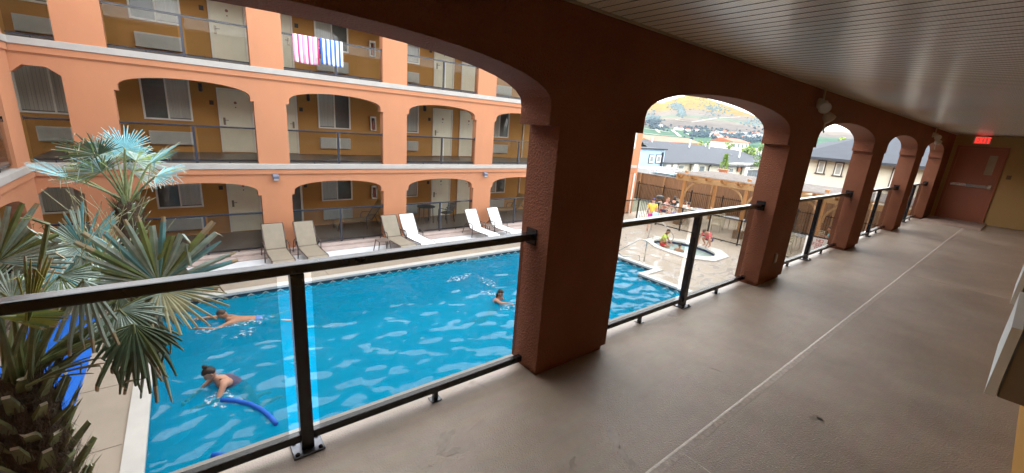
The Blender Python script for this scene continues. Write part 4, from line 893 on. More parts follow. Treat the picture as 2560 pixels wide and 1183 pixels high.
# row of houses behind the car park, seen through the second arch
XE = -22.5
def xe(px, py, x=XE): return at_x(px, py, x)
rw = thing('house', 'long low cream house with a broad grey roof carrying white vent pipes', 'house', (-26, 45, ZD))
ev = [xe(1655,406), xe(1675,407), xe(1740,406), xe(1772,408), xe(1821,414), xe(1912,413.5)]; rg = [xe(1600,349,-30), xe(1660,354,-30), xe(1742,362,-30), xe(1790,369,-30), xe(1835,375,-30), xe(1905,386,-30)]
bk = [Vector((p.x*1.25, p.y*1.05, -.6)) for p in rg]
b = MB(); n = 6; b.add(ev+rg+bk, [(i, i+1, n+i+1, n+i) for i in range(n-1)]+[(n+i, n+i+1, 2*n+i+1, 2*n+i) for i in range(n-1)]); b.build('roof', 'roof_shingle', rw)
b = MB()
for p0, p1 in zip(ev, ev[1:]): b.beam(p0+Vector((.06,0,-.06)), p1+Vector((.06,0,-.06)), .1, .16)
b.build('gutter', 'fascia_dark', rw)
b = MB(); b.box(-29, -23.1, ev[0].y, ev[5].y, -2.95, -.62); b.build('wall', 'house_cream', rw)
mat('shade_cream', (.50, .46, .34, 1), .8)
for px0, px1, py0, py1, kind in ((1696,1709,412,424,'w'),(1748,1760,414,432,'w'),(1797,1806,414,430,'w'),(1823,1832,420,432,'d'),(1872,1884,418,424,'w')):
    a = xe(px0, py0, -23.05); c = xe(px1, py1, -23.05); f = MB(); f.box(-23.098, -23.03, a.y, c.y, c.z, a.z); fr = f.build('window', 'white_trim', rw)
    p = MB(); p.box(-23.029, -23.02, a.y+.12, c.y-.12, c.z+.1, a.z-.1); p.build('pane', 'pane_dark', fr)
a = xe(1774, 412, -22.9); b = MB(); b.tube(curve([(-22.5, a.y, -.62), (-22.95, a.y+.1, -.9), (-22.95, a.y+.1, -2.9)]), .07, 6); b.build('downpipe', 'fascia_dark', rw)
a = xe(1848, 423, -22.95); b = MB(); b.lathe(a, [(.30,0),(.38,.03),(.2,.06),(.18,.02)], 14, axis=(1,0,0)); b.build('wall_ornament', 'pot_terracotta', rw)
for px0, px1, py0, py1 in ((1663,1670,412,440),(1680,1686,412,440),(1733,1738,412,440),(1861,1866,418,442)):
    a = xe(px0, py0, -22.7); c = xe(px1, py1, -22.7); b = MB(); b.box(-22.85, -22.55, a.y, c.y, -2.9, -.66); b.build('column', 'white_trim', rw)
for px, y0, y1, r in ((1722,353,373,.10),(1772,362,376,.10),(1763,362,370,.08),(1848,380,393,.12),(1896,382,388,.1),(1630,347,358,.08)):
    t_ = (y1-349)/(406-349); x_ = -30+7.5*max(0.05, min(1, (y1-(349+(px-1600)*.12))/(406-(349+(px-1600)*.12)))); a = at_x(px, y1, x_); c = at_x(px, y0, x_)
    b = MB(); b.tube([a-Vector((0,0,.1)), (a.x, a.y, c.z)], r, 8); b.lathe((a.x, a.y, c.z), [(r*1.3,0),(r*1.5,.12),(r*.8,.2)], 8); b.build('vent_pipe', 'trailer_white', rw)
for px, y1 in ((1614,360),(1674,366),(1699,367),(1691,378),(1757,373),(1791,375),(1804,373),(1824,388)):
    k = (y1-(349+(px-1600)*.12))/(406-(349+(px-1600)*.12)); a = at_x(px, y1, -30+7.5*k); b = MB(); b.box(a.x-.12, a.x+.2, a.y-.25, a.y+.25, a.z-.1, a.z+.14); b.build('roof_vent', 'grey_plastic', rw)
bh = thing('house', 'pale blue house with two tall narrow windows, left of the grey roof', 'house', (-26, 32, ZD))
a = xe(1664, 373); b = MB(); b.box(-24.5, -22.5, 26.5, a.y, -2.95, .62); b.build('wall', 'house_blue', bh); b = MB(); b.box(-24.6, -22.3, 26.4, a.y+.1, .62, .74); b.build('roof_edge', 'roof_shingle', bh)
for px in (1627.5, 1645):
    a = xe(px-4, 388); c = xe(px+4, 407); f = MB(); f.box(-22.49, -22.45, a.y-.06, c.y+.06, c.z-.06, a.z+.06, 1); f.box(-22.449, -22.42, a.y, c.y, c.z, a.z); fr = f.build('window', ['white_trim', 'fascia_dark'], bh)
    p = MB(); p.box(-22.419, -22.41, a.y+.12, c.y-.12, c.z+.12, a.z-.12); p.build('pane', 'pane_dark', fr)
b = MB(); a = xe(1656, 380); b.tube([(-22.4, a.y, .4), (-22.4, a.y, -2.9)], .09, 6); b.build('downpipe', 'fascia_dark', bh)
# parked vehicles behind the fence
mat('tape_red', (.5, .03, .03, 1), .4); mat('paint_white', (.62, .63, .64, 1), .25, .04, 2, coat=.5); mat('paint_blue', (.06, .14, .40, 1), .25, .05, 2, coat=.5); mat('paint_aqua', (.40, .60, .66, 1), .3, .05, 2, coat=.4); mat('car_glass', (.03, .035, .04, 1), .08); mat('tyre', (.02, .02, .02, 1), .8)
tr = thing('trailer', 'white box trailer edged with red reflective strips behind the board fence', 'trailer', (-20.2, 32, ZD))
b = MB(); b.box(-21.2, -19.2, 28.9, 33.0, -2.3, -.74); b.build('body', 'trailer_white', tr, bevel=.03)
b = MB()
for i in range(6): b.box(-19.198, -19.185, 28.95+i*.7, 29.4+i*.7, -.82, -.76)
b.build('reflector_strip', 'tape_red', tr)
for y in (29.8, 30.7, 31.6, 32.3): b = MB(); b.box(-19.198, -19.18, y-.02, y+.02, -2.28, -.85); b.build('door_seam', 'grey_plastic', tr)
def car(name, lab, loc, rot, paint, roofm=None, L_=4.4, grp='vehicles parked behind the fence', cat='car'):
    t = thing(name, lab, cat); hw = .85
    prof = [(-L_/2,.35),(-L_/2,.78),(-L_/2+.15,.86),(-L_/2+.9,.92),(L_/2-.95,.92),(L_/2-.1,.84),(L_/2,.6),(L_/2,.35)]
    b = MB(); b.prism([(x,-hw,z) for x, z in prof], (0,2*hw,0)); b.build('body', paint, t, bevel=.05)
    c_ = [(-L_/2+.35,.93),(-L_/2+.85,1.40),(.35,1.44),(1.15,.93)]
    b = MB(); b.prism([(x,-hw+.08,z) for x, z in c_], (0,2*hw-.16,0)); b.build('windows', 'car_glass', t, bevel=.04)
    b = MB(); b.prism([(-L_/2+.80,-hw+.07,1.405),(-L_/2+.9,-hw+.07,1.46),(.25,-hw+.07,1.48),(.4,-hw+.07,1.43)], (0,2*hw-.14,0)); b.build('roof', roofm or paint, t, bevel=.02)
    for x in (-L_/2+.8, L_/2-.85):
        for s in (-1, 1): b = MB(); b.lathe((x,s*(hw-.1)-.1,.32),[(.2,0),(.31,.01),(.32,.1),(.31,.19),(.2,.2)],14,axis=(0,1,0)); w_ = b.build('wheel', 'tyre', t); k = MB(); k.lathe((x,s*(hw-.1)+(.101 if s > 0 else -.112),.32),[(.19,0),(.17,.011)],12,axis=(0,1,0)); k.build('rim', 'steel', w_)
    for s in (-1, 1): b = MB(); b.box(L_/2-.02,L_/2+.01,s*.6-.16,s*.6+.16,.62,.76); b.build('headlight', 'white_trim', t); b = MB(); b.box(-L_/2-.01,-L_/2+.02,s*.66-.12,s*.66+.12,.66,.8); b.build('tail_light', 'tape_red', t)
    t.location = loc; t.rotation_euler.z = rot; t['group'] = grp; return t
car('parked_van', 'pale aqua van at the foot of the blue house, beside the white trailer', (-18.2, 30.6, ZD-.02), R(90), 'paint_aqua', cat='van').scale = (1, 1, 1.42)
car('parked_car', 'blue car with white roof showing between the fence and the pergola corner', (-15.4, 30.1, ZD-.02), R(15), 'paint_blue', 'paint_white').scale = (1, 1, 1.25)
car('parked_car', 'white car glimpsed over the board fence under the pergola beam', (-13.3, 29.8, ZD-.02), R(170), 'paint_white').scale = (1, 1, 1.22)
# dark mesh screen and potted plant
sc = thing('mesh_screen', 'dark mesh privacy screen standing in front of the cream house', 'screen', (-20, 48, ZD)); a = at_x(1870, 428, -20); c = at_x(1912, 432, -20)
b = MB(); b.box(-20.02, -19.98, a.y, c.y, -2.9, a.z); b.build('panel', 'screen_dark', sc); mat('screen_dark', (.10, .115, .125, 1), .7, .5, 3)
b = MB(); b.box(-20.05, -19.95, a.y-.05, c.y, a.z, a.z+.1); b.build('top_bar', 'fascia_dark', sc)

# ------------------------------------------------------------------ trees
mat('bark', (.10, .07, .045, 1), .9, .3, 6, .5, 30)
for i, c in enumerate([(.13, .24, .04), (.19, .29, .07), (.10, .18, .045), (.07, .14, .07)]): mat(f'leaf_{i}', (*c, 1), .6, .35, 1.2, hue=(c[0]*1.3, c[1]*1.15, c[2], 1))
def tree(lab, base, h, rad, li, n=900, grp='trees beyond the far roofs', tall=1.0, seed=1):
    rs = random.Random(seed); t = thing('tree', lab, 'tree', base, grp); bx, by_, bz = base
    b = MB(); b.tube([(bx,by_,bz),(bx+.1*rad,by_,bz+h*.35),(bx-.05*rad,by_,bz+h*.8)], [rad*.12,rad*.08,rad*.02], 7)
    for k in range(5): a = k*1.3; b.tube([(bx,by_,bz+h*(.3+.08*k)),(bx+rad*.6*math.cos(a),by_+rad*.6*math.sin(a),bz+h*(.5+.08*k))], [rad*.05,rad*.015], 5)
    b.build('trunk', 'bark', t)
    cl = [(Vector((bx+rs.uniform(-.6,.6)*rad, by_+rs.uniform(-.6,.6)*rad, bz+h*rs.uniform(.38,.95))), rad*rs.uniform(.28,.5)) for _ in range(11)]
    b = MB(); s = rad*.11
    for i in range(n):
        c_, r_ = rs.choice(cl); d = Vector((rs.gauss(0,1), rs.gauss(0,1), rs.gauss(0,1))).normalized(); p_ = c_+d*r_*rs.uniform(.6,1.05)*Vector((1,1,tall)).z
        u = Vector((rs.gauss(0,1), rs.gauss(0,1), rs.gauss(0,1))).normalized(); w = u.orthogonal().normalized(); sz = s*rs.uniform(.6,1.3)
        b.add([p_-u*sz, p_+w*sz*.6, p_+u*sz, p_-w*sz*.6], [(0,1,2,3)], 0 if rs.random() < .7 else 1)
    b.build('crown', [f'leaf_{li}', f'leaf_{(li+2) % 4}'], t); return t
def far(px, py, d): r_ = ray(px, py); k = d/math.hypot(r_.x, r_.y); return CAM+r_*k
for i, (px, pyt, wpx, d, li, lab) in enumerate([(1609,333,22,62,0,'bright green round tree beside the salmon wing end, beyond the grey roof'), (1762,349,20,72,1,'pale green loose tree above the middle of the grey roof'), (1825,353,17,80,0,'mid green round tree right of the long orange building'),
        (1872,366,34,75,1,'low spreading yellow green tree over the right end of the roof'), (1915,338,22,60,3,'tall dark poplar like tree at the right edge of the second arch'), (1895,370,20,85,0,'small green tree before the tall one at the right edge of the second arch'), (2128,337,32,75,1,'yellow green treetop above the roof ridge in the third arch')]):
    top = far(px, pyt, d); rad = d*wpx/FPX*.62; tree(lab, (top.x, top.y, ZD-.1), top.z-ZD, rad, li, 800, seed=i+3)
# potted conifer standing on the wall behind the pergola
pp = at_x(1807, 432, -17.5); t = thing('potted_plant', 'tall leafy plant in a terracotta pot behind the pergola roof', 'plant', (pp.x, pp.y, pp.z))
b = MB(); b.lathe((pp.x,pp.y,pp.z-.1),[(.3,0),(.42,.35),(.45,.4)],14); b.lathe((pp.x,pp.y,ZD-.02),[(.32,0),(.32,pp.z-.1-ZD)],10,mi=1); b.build('pot', ['pot_terracotta', 'house_cream'], t)
b = MB(); rs = random.Random(4)
for i in range(260):
    z = rs.random()**.8; a = rs.uniform(0,6.28); r_ = .38*(1-z)+.06; p_ = Vector((pp.x+r_*math.cos(a)*rs.random(), pp.y+r_*math.sin(a)*rs.random(), pp.z+.3+z*1.25)); u = Vector((math.cos(a)*.5, math.sin(a)*.5, .7)).normalized(); w = u.orthogonal(); b.add([p_, p_+u*.08+w*.03, p_+u*.17, p_+u*.08-w*.03], [(0,1,2,3)])
b.build('foliage', 'leaf_0', t)

# ------------------------------------------------------------------ the valley side: one terrain sheet, golden grass above, vineyards below; sunlit gold and shaded grey also in the colour
import bisect
CS = [(-2.2,.08),(-1.2,.085),(-.9,.09),(-.72,.092),(-.66,.088),(-.637,.0945),(-.61,.103),(-.584,.1075),(-.55,.100),(-.53,.095),(-.479,.080),(-.44,.066),(-.40,.053),(-.35,.042),(-.30,.037),(-.24,.036),(0,.03),(.6,.03)]
def crest(s):
    for (a, va), (b_, vb) in zip(CS, CS[1:]):
        if a <= s <= b_: return va+(vb-va)*(s-a)/(b_-a)
    return CS[0][1] if s < CS[0][0] else CS[-1][1]
from mathutils import noise as mnoise
def terr(s, t):
    y = 650+t*2000; c = crest(s)+.0016*mnoise.noise(Vector((s*40, 3, 1)))
    tv = .30
    if t < tv: e = -.0035+(.026)*(t/tv)
    elif t <= 1: q = (t-tv)/(1-tv); e = .0225+(c-.0225)*(q**.92)+.0045*math.sin(3.14*q)*mnoise.noise(Vector((s*9, q*3, 5)))+.003*math.sin(3.14*q)*mnoise.noise(Vector((s*26, q*8, 2)))
    else: e = c-(t-1)*.05
    x = s*y; return Vector((x, y, CAMZ+e*y-(10 if t == 0 else 0)))
ss = [-2.2+2.8*i/260 for i in range(261)]; tt = [i/70*1.25 for i in range(71)]
b = MB(); vs = [terr(s, t) for t in tt for s in ss]; n = len(ss)
b.add(vs, [(j*n+i, j*n+i+1, (j+1)*n+i+1, (j+1)*n+i) for j in range(len(tt)-1) for i in range(n-1)])
mt, nt = newmat('hillside'); L = nt.links
out = nd(nt, 'ShaderNodeOutputMaterial'); p = nd(nt, 'ShaderNodeBsdfPrincipled'); L.new(p.outputs[0], out.inputs[0]); p.inputs['Roughness'].default_value = .95; p.inputs['Specular IOR Level'].default_value = .1; tc = nd(nt, 'ShaderNodeTexCoord'); sp = nd(nt, 'ShaderNodeSeparateXYZ'); L.new(tc.outputs['Object'], sp.inputs[0])
nz = nd(nt, 'ShaderNodeTexNoise'); nz.inputs['Scale'].default_value = .006; nz.inputs['Detail'].default_value = 9; nz.inputs['Roughness'].default_value = .65; L.new(tc.outputs['Object'], nz.inputs['Vector'])
q = nd(nt, 'ShaderNodeMath', operation='MULTIPLY_ADD'); L.new(nz.outputs[0], q.inputs[0]); q.inputs[1].default_value = 60; q.inputs[2].default_value = -30
zz = nd(nt, 'ShaderNodeMath', operation='ADD'); L.new(sp.outputs['Z'], zz.inputs[0]); L.new(q.outputs[0], zz.inputs[1])
mr = nd(nt, 'ShaderNodeMapRange'); mr.inputs['From Min'].default_value = 0; mr.inputs['From Max'].default_value = 280; L.new(zz.outputs[0], mr.inputs['Value'])
rp = nd(nt, 'ShaderNodeValToRGB'); e = rp.color_ramp.elements
for pos, c in ((0, (.052,.11,.072,1)), (.10, (.052,.112,.072,1)), (.135, (.12,.105,.095,1)), (.30, (.13,.113,.10,1)), (.36, (.075,.11,.08,1)), (.40, (.112,.10,.098,1)), (.50, (.115,.10,.085,1)), (.57, (.15,.105,.030,1)), (1, (.155,.115,.034,1))):  # upper gold includes sunlit warmth, greys under it include the slope's shade
    if pos in (0, 1): k = e[0] if pos == 0 else e[-1]; k.position = pos
    else: k = e.new(pos)
    k.color = c
L.new(mr.outputs[0], rp.inputs[0])
n2 = nd(nt, 'ShaderNodeTexNoise'); n2.inputs['Scale'].default_value = .02; n2.inputs['Detail'].default_value = 8; n2.inputs['Roughness'].default_value = .75; L.new(tc.outputs['Object'], n2.inputs['Vector'])
r2 = nd(nt, 'ShaderNodeValToRGB'); e = r2.color_ramp.elements; e[0].position = .35; e[1].position = .62; e[0].color = (.55,.58,.62,1); e[1].color = (1.1,1.1,1.1,1); L.new(n2.outputs[0], r2.inputs[0])
mx = nd(nt, 'ShaderNodeMix', data_type='RGBA', blend_type='MULTIPLY'); mx.inputs[0].default_value = .8; L.new(rp.outputs[0], mx.inputs[6]); L.new(r2.outputs[0], mx.inputs[7]); L.new(mx.outputs[2], p.inputs['Base Color'])
o = b.build('hills', 'hillside', smooth=True); o['kind'] = 'structure'
# mountain range behind the hotel (keeps the evening sun off the valley floor)
b = MB(); n = 80; vs = []
for i in range(n+1):
    x = -9000+18000*i/n; h = 865+70*mnoise.noise(Vector((i*.35, 2, 7)))*0.4
    vs += [(x, -3200, ZD-1), (x, -3900, h*.75), (x, -4100, h), (x, -5600, ZD-1)]
b.add(vs, [(i*4+k, i*4+k+1, (i+1)*4+k+1, (i+1)*4+k) for i in range(n) for k in range(3)]); o = b.build('hills', 'mountain_back'); o['kind'] = 'structure'; mat('mountain_back', (.18, .17, .13, 1), .95, .3, .004, detail=8)
# wooded patches on the slope, hillside houses, vineyard tracks
mat('wood_blue', (.035, .062, .08, 1), .9, .3, .05); mat('track_pale', (.42, .40, .34, 1), .9); mat('roof_red', (.36, .12, .07, 1), .8, .2, .4); mat('far_wall', (.62, .60, .56, 1), .8, .06, .2); mat('far_orange', (.55, .30, .14, 1), .8, .15, .2); mat('far_roof', (.22, .22, .23, 1), .8)
rs = random.Random(21); b = MB()
def bush(mb, c, r_, h):
    m_ = 7; base = [c+Vector((r_*math.cos(k*2*math.pi/m_)*rs.uniform(.7,1.2), r_*math.sin(k*2*math.pi/m_)*rs.uniform(.7,1.2), h*.15)) for k in range(m_)]; mid = [c+Vector((r_*.75*math.cos(k*2*math.pi/m_+.4), r_*.75*math.sin(k*2*math.pi/m_+.4), h*rs.uniform(.5,.7))) for k in range(m_)]
    mb.add(base+mid+[c+Vector((0,0,h))], [(k,(k+1)%m_,m_+(k+1)%m_,m_+k) for k in range(m_)]+[(m_+k,m_+(k+1)%m_,2*m_) for k in range(m_)])
def hill_pt(px, py):                   # first terrain point under a sight line of the survey
    r_ = ray(px, py); s = r_.x/r_.y; e = r_.z/r_.y; lo = None
    for k in range(0, 400):
        t = k/400*1.0; v = terr(s, t)
        if (v.z-CAMZ)/v.y >= e: return v
    return None
def scatter(n_, cx, cy, sx, sy, r0, r1):
    for _ in range(n_):
        v = hill_pt(rs.gauss(cx, sx), rs.gauss(cy, sy))
        if v: r_ = rs.uniform(r0, r1)*.7; bush(b, v-Vector((0,0,1)), r_, r_*rs.uniform(1.1, 2.0))
scatter(120, 1690, 267, 8, 4, 5, 11); scatter(110, 1702, 280, 5, 6, 5, 11); scatter(130, 1632, 303, 9, 8, 5, 12); scatter(90, 1750, 262, 50, 14, 2, 5); scatter(50, 1648, 318, 10, 3, 5, 10); scatter(130, 1785, 274, 18, 7, 4, 9); scatter(80, 1740, 250, 40, 10, 3, 6); scatter(70, 1890, 308, 15, 6, 4, 9); scatter(60, 1715, 321, 25, 2, 4, 8); scatter(160, 1770, 338, 25, 4, 4, 8); scatter(220, 1850, 344, 40, 5, 4, 9); scatter(120, 1880, 352, 25, 3, 4, 8); scatter(60, 1790, 328, 40, 3, 3, 6)
o = b.build('hillside_woods', 'wood_blue'); tag(o, 'dark blue green patches of woodland and bushes scattered over the far hillside', 'woodland', kind='stuff')
b = MB()
for line in ([(1612,322),(1640,326),(1672,331)],[(1680,326),(1690,333),(1700,342)],[(1612,334),(1650,339),(1690,342)],[(1640,324),(1648,332)],[(1716,334),(1730,340)],[(1690,300),(1730,306),(1790,296),(1850,293)]):
    pts = []
    for (x0, y0), (x1, y1) in zip(line, line[1:]):
        for k in range(9): v = hill_pt(x0+(x1-x0)*k/8, y0+(y1-y0)*k/8); pts.append(v) if v else 0
    for p0, p1 in zip(pts, pts[1:]):
        if (p1-p0).length > 1 and (p1-p0).length < 200: b.beam(p0+Vector((0,0,.8)), p1+Vector((0,0,.8)), 7, .6)
o = b.build('vineyard_track', 'track_pale'); o['kind'] = 'structure'
hn = 0
HCOL = ['white', 'cream', 'grey roofed', 'red roofed']
for i in range(46):
    px = rs.uniform(1775, 1915) if i < 36 else rs.uniform(1650, 1760); py = (338+(px-1775)*.04+rs.uniform(-5, 9)) if i < 36 else 320+(px-1650)*.12+rs.uniform(-3,1)
    v = hill_pt(px, py)
    if not v: continue
    w, d, h = rs.uniform(9, 16), rs.uniform(7, 11), rs.uniform(4, 7); b = MB(); x, y, z = v
    b.box(x-w/2, x+w/2, y-d/2, y+d/2, z-3, z+h); t = thing('hillside_house', 'small pale house among the trees on the lower hillside' if i < 36 else 'small pale farmhouse along the upper edge of the vineyards', 'house', (x, y, z), 'houses on the lower hillside' if i < 36 else 'farmhouses above the vineyards'); b.build('wall', 'far_wall', t)
    b = MB(); b.add([(x-w*.55,y-d*.6,z+h),(x+w*.55,y-d*.6,z+h),(x+w*.55,y+d*.6,z+h),(x-w*.55,y+d*.6,z+h),(x-w*.3,y,z+h*1.5),(x+w*.3,y,z+h*1.5)], [(0,1,5,4),(1,2,5),(2,3,4,5),(3,0,4),(3,2,1,0)]); b.build('roof', 'far_roof' if rs.random() < .6 else 'roof_red', t)
# long orange building and a pink one beyond the roofs
def block(lab, p0, p1, zt, rows, wallm, roofm, dep=9):
    a, c = Vector(p0), Vector(p1); d = (c-a); d.z = 0; L_ = d.length; d.normalize(); nrm = Vector((d.y, -d.x, 0)); 
    if nrm.dot(CAM-a) < 0: nrm = -nrm
    t = thing('apartment_block', lab, 'building', (a.x, a.y, ZD)); zb = ZD-.1; m_ = (a+c)/2-nrm*dep/2; m_.z = (zb+zt)/2
    b = MB(); b.obox(m_, d*L_/2, nrm*dep/2, (0,0,(zt-zb)/2)); b.build('wall', wallm, t)
    b = MB(); r0 = a+nrm*.6-d*.6; r1 = c+nrm*.6+d*.6; k = -nrm*(dep/2+.6); zt2 = zt+.02; P_ = [Vector((r0.x,r0.y,zt2)), Vector((r1.x,r1.y,zt2))]; Q_ = [p_+k+Vector((0,0,1.3)) for p_ in P_]; T_ = [p_+k*2 for p_ in P_]
    b.add(P_+Q_+T_, [(0,1,3,2),(2,3,5,4),(0,2,4),(1,5,3),(0,4,5,1)]); b.build('roof', roofm, t)
    n_ = int(L_/2.6)
    for i in range(n_):
        for r_ in range(rows):
            q_ = a+d*(L_*(i+.5)/n_)+nrm*.03; q_.z = zt-1.3-2.6*r_; b = MB(); b.obox(q_, d*.6, nrm*.05, (0,0,.7)); b.build('window', 'pane_dark', t)
a = far(1628, 343, 105); c = far(1752, 361, 150); block('long orange and cream apartment block with a red roof beyond the grey roofs', (a.x, a.y, 0), (c.x, c.y, 0), min(a.z, c.z)+.2, 1, 'far_orange', 'roof_red')
a = far(1832, 357, 180); c = far(1872, 362, 190); block('pinkish apartment block beyond the right end of the grey roof', (a.x, a.y, 0), (c.x, c.y, 0), a.z+.3, 1, 'far_wall', 'roof_red')
# ------------------------------------------------------------------ fan palms
mat('palm_grey', (.25, .37, .31, 1), .34, .25, 9, .25, 90, spec=.8, hue=(.37, .48, .43)); mat('palm_green', (.12, .19, .06, 1), .36, .35, 7, .25, 90, spec=.7, hue=(.20, .27, .08)); mat('palm_yellow', (.33, .29, .07, 1), .5, .3, 7, hue=(.26, .27, .06)); mat('palm_dark', (.09, .165, .10, 1), .45, .3, 7, hue=(.07, .10, .045)); mat('palm_blue', (.13, .37, .42, 1), .32, .2, 8, spec=.8); mat('palm_straw', (.40, .40, .24, 1), .6, .2, 8)
mat('palm_tip', (.46, .44, .33, 1), .55, .3, 14, hue=(.36, .27, .14)); mat('petiole', (.10, .15, .05, 1), .4, .25, 8, hue=(.18, .2, .08)); mat('fibre', (.085, .055, .032, 1), .95, .5, 18, 1.0, 45, bdist=.03); mat('boot_cut', (.55, .53, .42, 1), .6, .15, 12); mat('boot', (.17, .20, .08, 1), .6, .4, 10)
def fan(mb, H, T, N, spread, rs, nseg=34, split=.5, droop=.25, cup=.12, fold=.35, broken=.25, mi=(0, 1, 2)):
    H, T, N = Vector(H), Vector(T), Vector(N).normalized(); A = (T-H); R_ = A.length; A.normalize(); N = (N-A*N.dot(A)).normalized(); Sd = N.cross(A)
    da = R(spread)/nseg
    for i in range(nseg):
        a = -R(spread)/2+da*(i+.5); k = abs(a)/(R(spread)/2+1e-6)
        L_ = R_*(1-.28*k*k)*rs.uniform(.86, 1.04); d0 = A*math.cos(a)+Sd*math.sin(a)+N*cup*(1-.6*k)*rs.uniform(.6,1.2)
        pd = (Sd*math.cos(a)-A*math.sin(a)); st = [0, .18, .36, split, .66, .8, .92, 1.0]
        bend = rs.uniform(.6, 1.0) if rs.random() < broken else None; ba = rs.uniform(.7, 2.4); sag = droop*rs.uniform(.5, 1.5); tw = rs.uniform(-.5,.5)
        pts = []; p_ = H.copy(); d = d0.normalized(); prev = 0
        for q in st:
            stp = (q-prev)*L_; d = (d+Vector((0,0,-1))*sag*stp/R_*(.3+q)).normalized()
            if bend and q > bend and prev <= bend:
                d = (d*math.cos(ba)+Vector((0,0,-1))*math.sin(ba)+pd*tw).normalized()
            p_ = p_+d*stp; prev = q; pts.append((p_.copy(), q, d.copy()))
        vs = []
        tip = rs.uniform(.25, .85)
        for p1, q, d in pts:
            w = math.tan(da/2)*L_*q if q <= split else math.tan(da/2)*L_*split*(1-(1-tip)*((q-split)/(1-split))**2.2)*.93
            w = max(w, .0012); nn = d.cross(pd).normalized(); nn = nn if nn.dot(N) > 0 else -nn
            f = fold*w*(1 if i % 2 or q > split else 1)
            vs += [p1-pd*w-nn*f, p1+nn*f, p1+pd*w-nn*f]
        n = len(pts); m_ = mi[0] if rs.random() < .72 else (mi[1] if rs.random() < .7 else mi[2])
        c_ = n-1-(rs.choice((1, 1, 2)) if rs.random() < .55 else 0)
        mb.add(vs, [(3*j, 3*j+1, 3*j+4, 3*j+3) for j in range(c_)]+[(3*j+1, 3*j+2, 3*j+5, 3*j+4) for j in range(c_)], m_)
        if c_ < n-1: mb.add(vs, [(3*j, 3*j+1, 3*j+4, 3*j+3) for j in range(c_, n-1)]+[(3*j+1, 3*j+2, 3*j+5, 3*j+4) for j in range(c_, n-1)], 3)
def frond(root, base, H, T, N, spread, rs, mats, pr=1.0, **kw):
    b = MB(); fan(b, H, T, N, spread, rs, **kw); base, H = Vector(base), Vector(H)
    mid = (base+H)/2+Vector((0,0,.10*(H-base).length)); k = 4
    P_ = [base*(1-t)**2+mid*2*t*(1-t)+H*t*t for t in [i/8 for i in range(9)]]; d = (Vector(T)-H).normalized()
    b.tube(P_+[H+d*.05], [(.016-.008*i/9)*pr for i in range(10)], 6, k)
    return b.build('frond', list(mats)+['palm_tip', 'petiole'], root)
def trunk(root, x, y, z0, z1, r, rs, boots=90, bs=1.0, fib=1.0):
    b = MB(); n = 14; m_ = 26; vs = []
    for j in range(m_+1):
        z = z0+(z1-z0)*j/m_
        for k in range(n): a = 2*math.pi*k/n; rr = r*(1+.10*rs.uniform(-1,1))*(1 if j < m_ else .55); vs.append((x+rr*math.cos(a), y+rr*math.sin(a), z+rs.uniform(-.02,.02)))
    b.add(vs, [(j*n+k, j*n+(k+1)%n, (j+1)*n+(k+1)%n, (j+1)*n+k) for j in range(m_) for k in range(n)]+[tuple(m_*n+k for k in range(n))])
    for i in range(int(2600*fib)):                                   # hanging fibre
        a = rs.uniform(0,6.283); z = rs.uniform(z0,z1); p_ = Vector((x+r*1.02*math.cos(a), y+r*1.02*math.sin(a), z)); t_ = Vector((-math.sin(a), math.cos(a), 0)); o_ = Vector((math.cos(a), math.sin(a), 0)); l_ = rs.uniform(.06,.22)*bs
        q_ = p_+o_*rs.uniform(.01,.09)*bs+t_*rs.uniform(-.09,.09)+Vector((0,0,l_*rs.choice((-1,1,1)))); w_ = t_*.004; b.add([p_-w_, p_+w_, q_], [(0,1,2)])
    t = b.build('trunk', 'fibre', root)
    b = MB(); ga = 0
    for i in range(boots):                                 # cut leaf bases spiralling up
        ga += 2.399; z = z0+(z1-z0)*(i+.5)/boots; o_ = Vector((math.cos(ga), math.sin(ga), 0)); t_ = Vector((-math.sin(ga), math.cos(ga), 0)); p_ = Vector((x,y,z))+o_*r*.95; l_ = rs.uniform(.08,.17)*bs; up = rs.uniform(1.0,2.3); d = (o_+Vector((0,0,up))).normalized()*l_; w0, w1 = rs.uniform(.020,.030)*bs, rs.uniform(.008,.018)*bs; th = (o_*-.5+Vector((0,0,1))).normalized()*.012
        q_ = p_+d
        if rs.random() < .5:                                # split, curled end
            for sgn in (-1, 1): e_ = q_+t_*sgn*w1*1.6+d*rs.uniform(.2,.45)+Vector((0,0,rs.uniform(-.03,.02))); b.add([q_+t_*sgn*w1*.2-th*.4, q_+t_*sgn*w1-th*.4, e_, q_+t_*sgn*w1*.6+th*.4], [(0,1,2),(1,3,2),(3,0,2)], rs.choice((0,1,1)))
        b.add([p_-t_*w0-th, p_+t_*w0-th, p_+t_*w0+th, p_-t_*w0+th, q_-t_*w1-th*.6, q_+t_*w1-th*.6, q_+t_*w1+th*.6, q_-t_*w1+th*.6], [(0,1,5,4),(1,2,6,5),(2,3,7,6),(3,0,4,7)], 0)
        b.add([q_-t_*w1-th*.6, q_+t_*w1-th*.6, q_+t_*w1+th*.6, q_-t_*w1+th*.6], [(0,1,2,3)], 1 if rs.random() < .6 else 0)
    b.build('leaf_bases', ['boot', 'boot_cut'], root)
G1, G2, G3, G4, G5 = ('palm_grey','palm_green','palm_blue'), ('palm_dark','palm_green','palm_grey'), ('palm_yellow','palm_straw','palm_green'), ('palm_blue','palm_grey','palm_green'), ('palm_green','palm_grey','palm_dark')
rs = random.Random(11)
fp = thing('palm_tree', 'near fan palm with a shaggy trunk and broken drooping leaves at the lower left', 'palm tree', (-2.98, -.80, ZD)); trunk(fp, -2.98, -.80, ZD, .30, .115, rs, 230, 1.2)
tp = Vector((-2.98, -.80, .28))
def AX(px, py, x): return at_x(px, py, x)
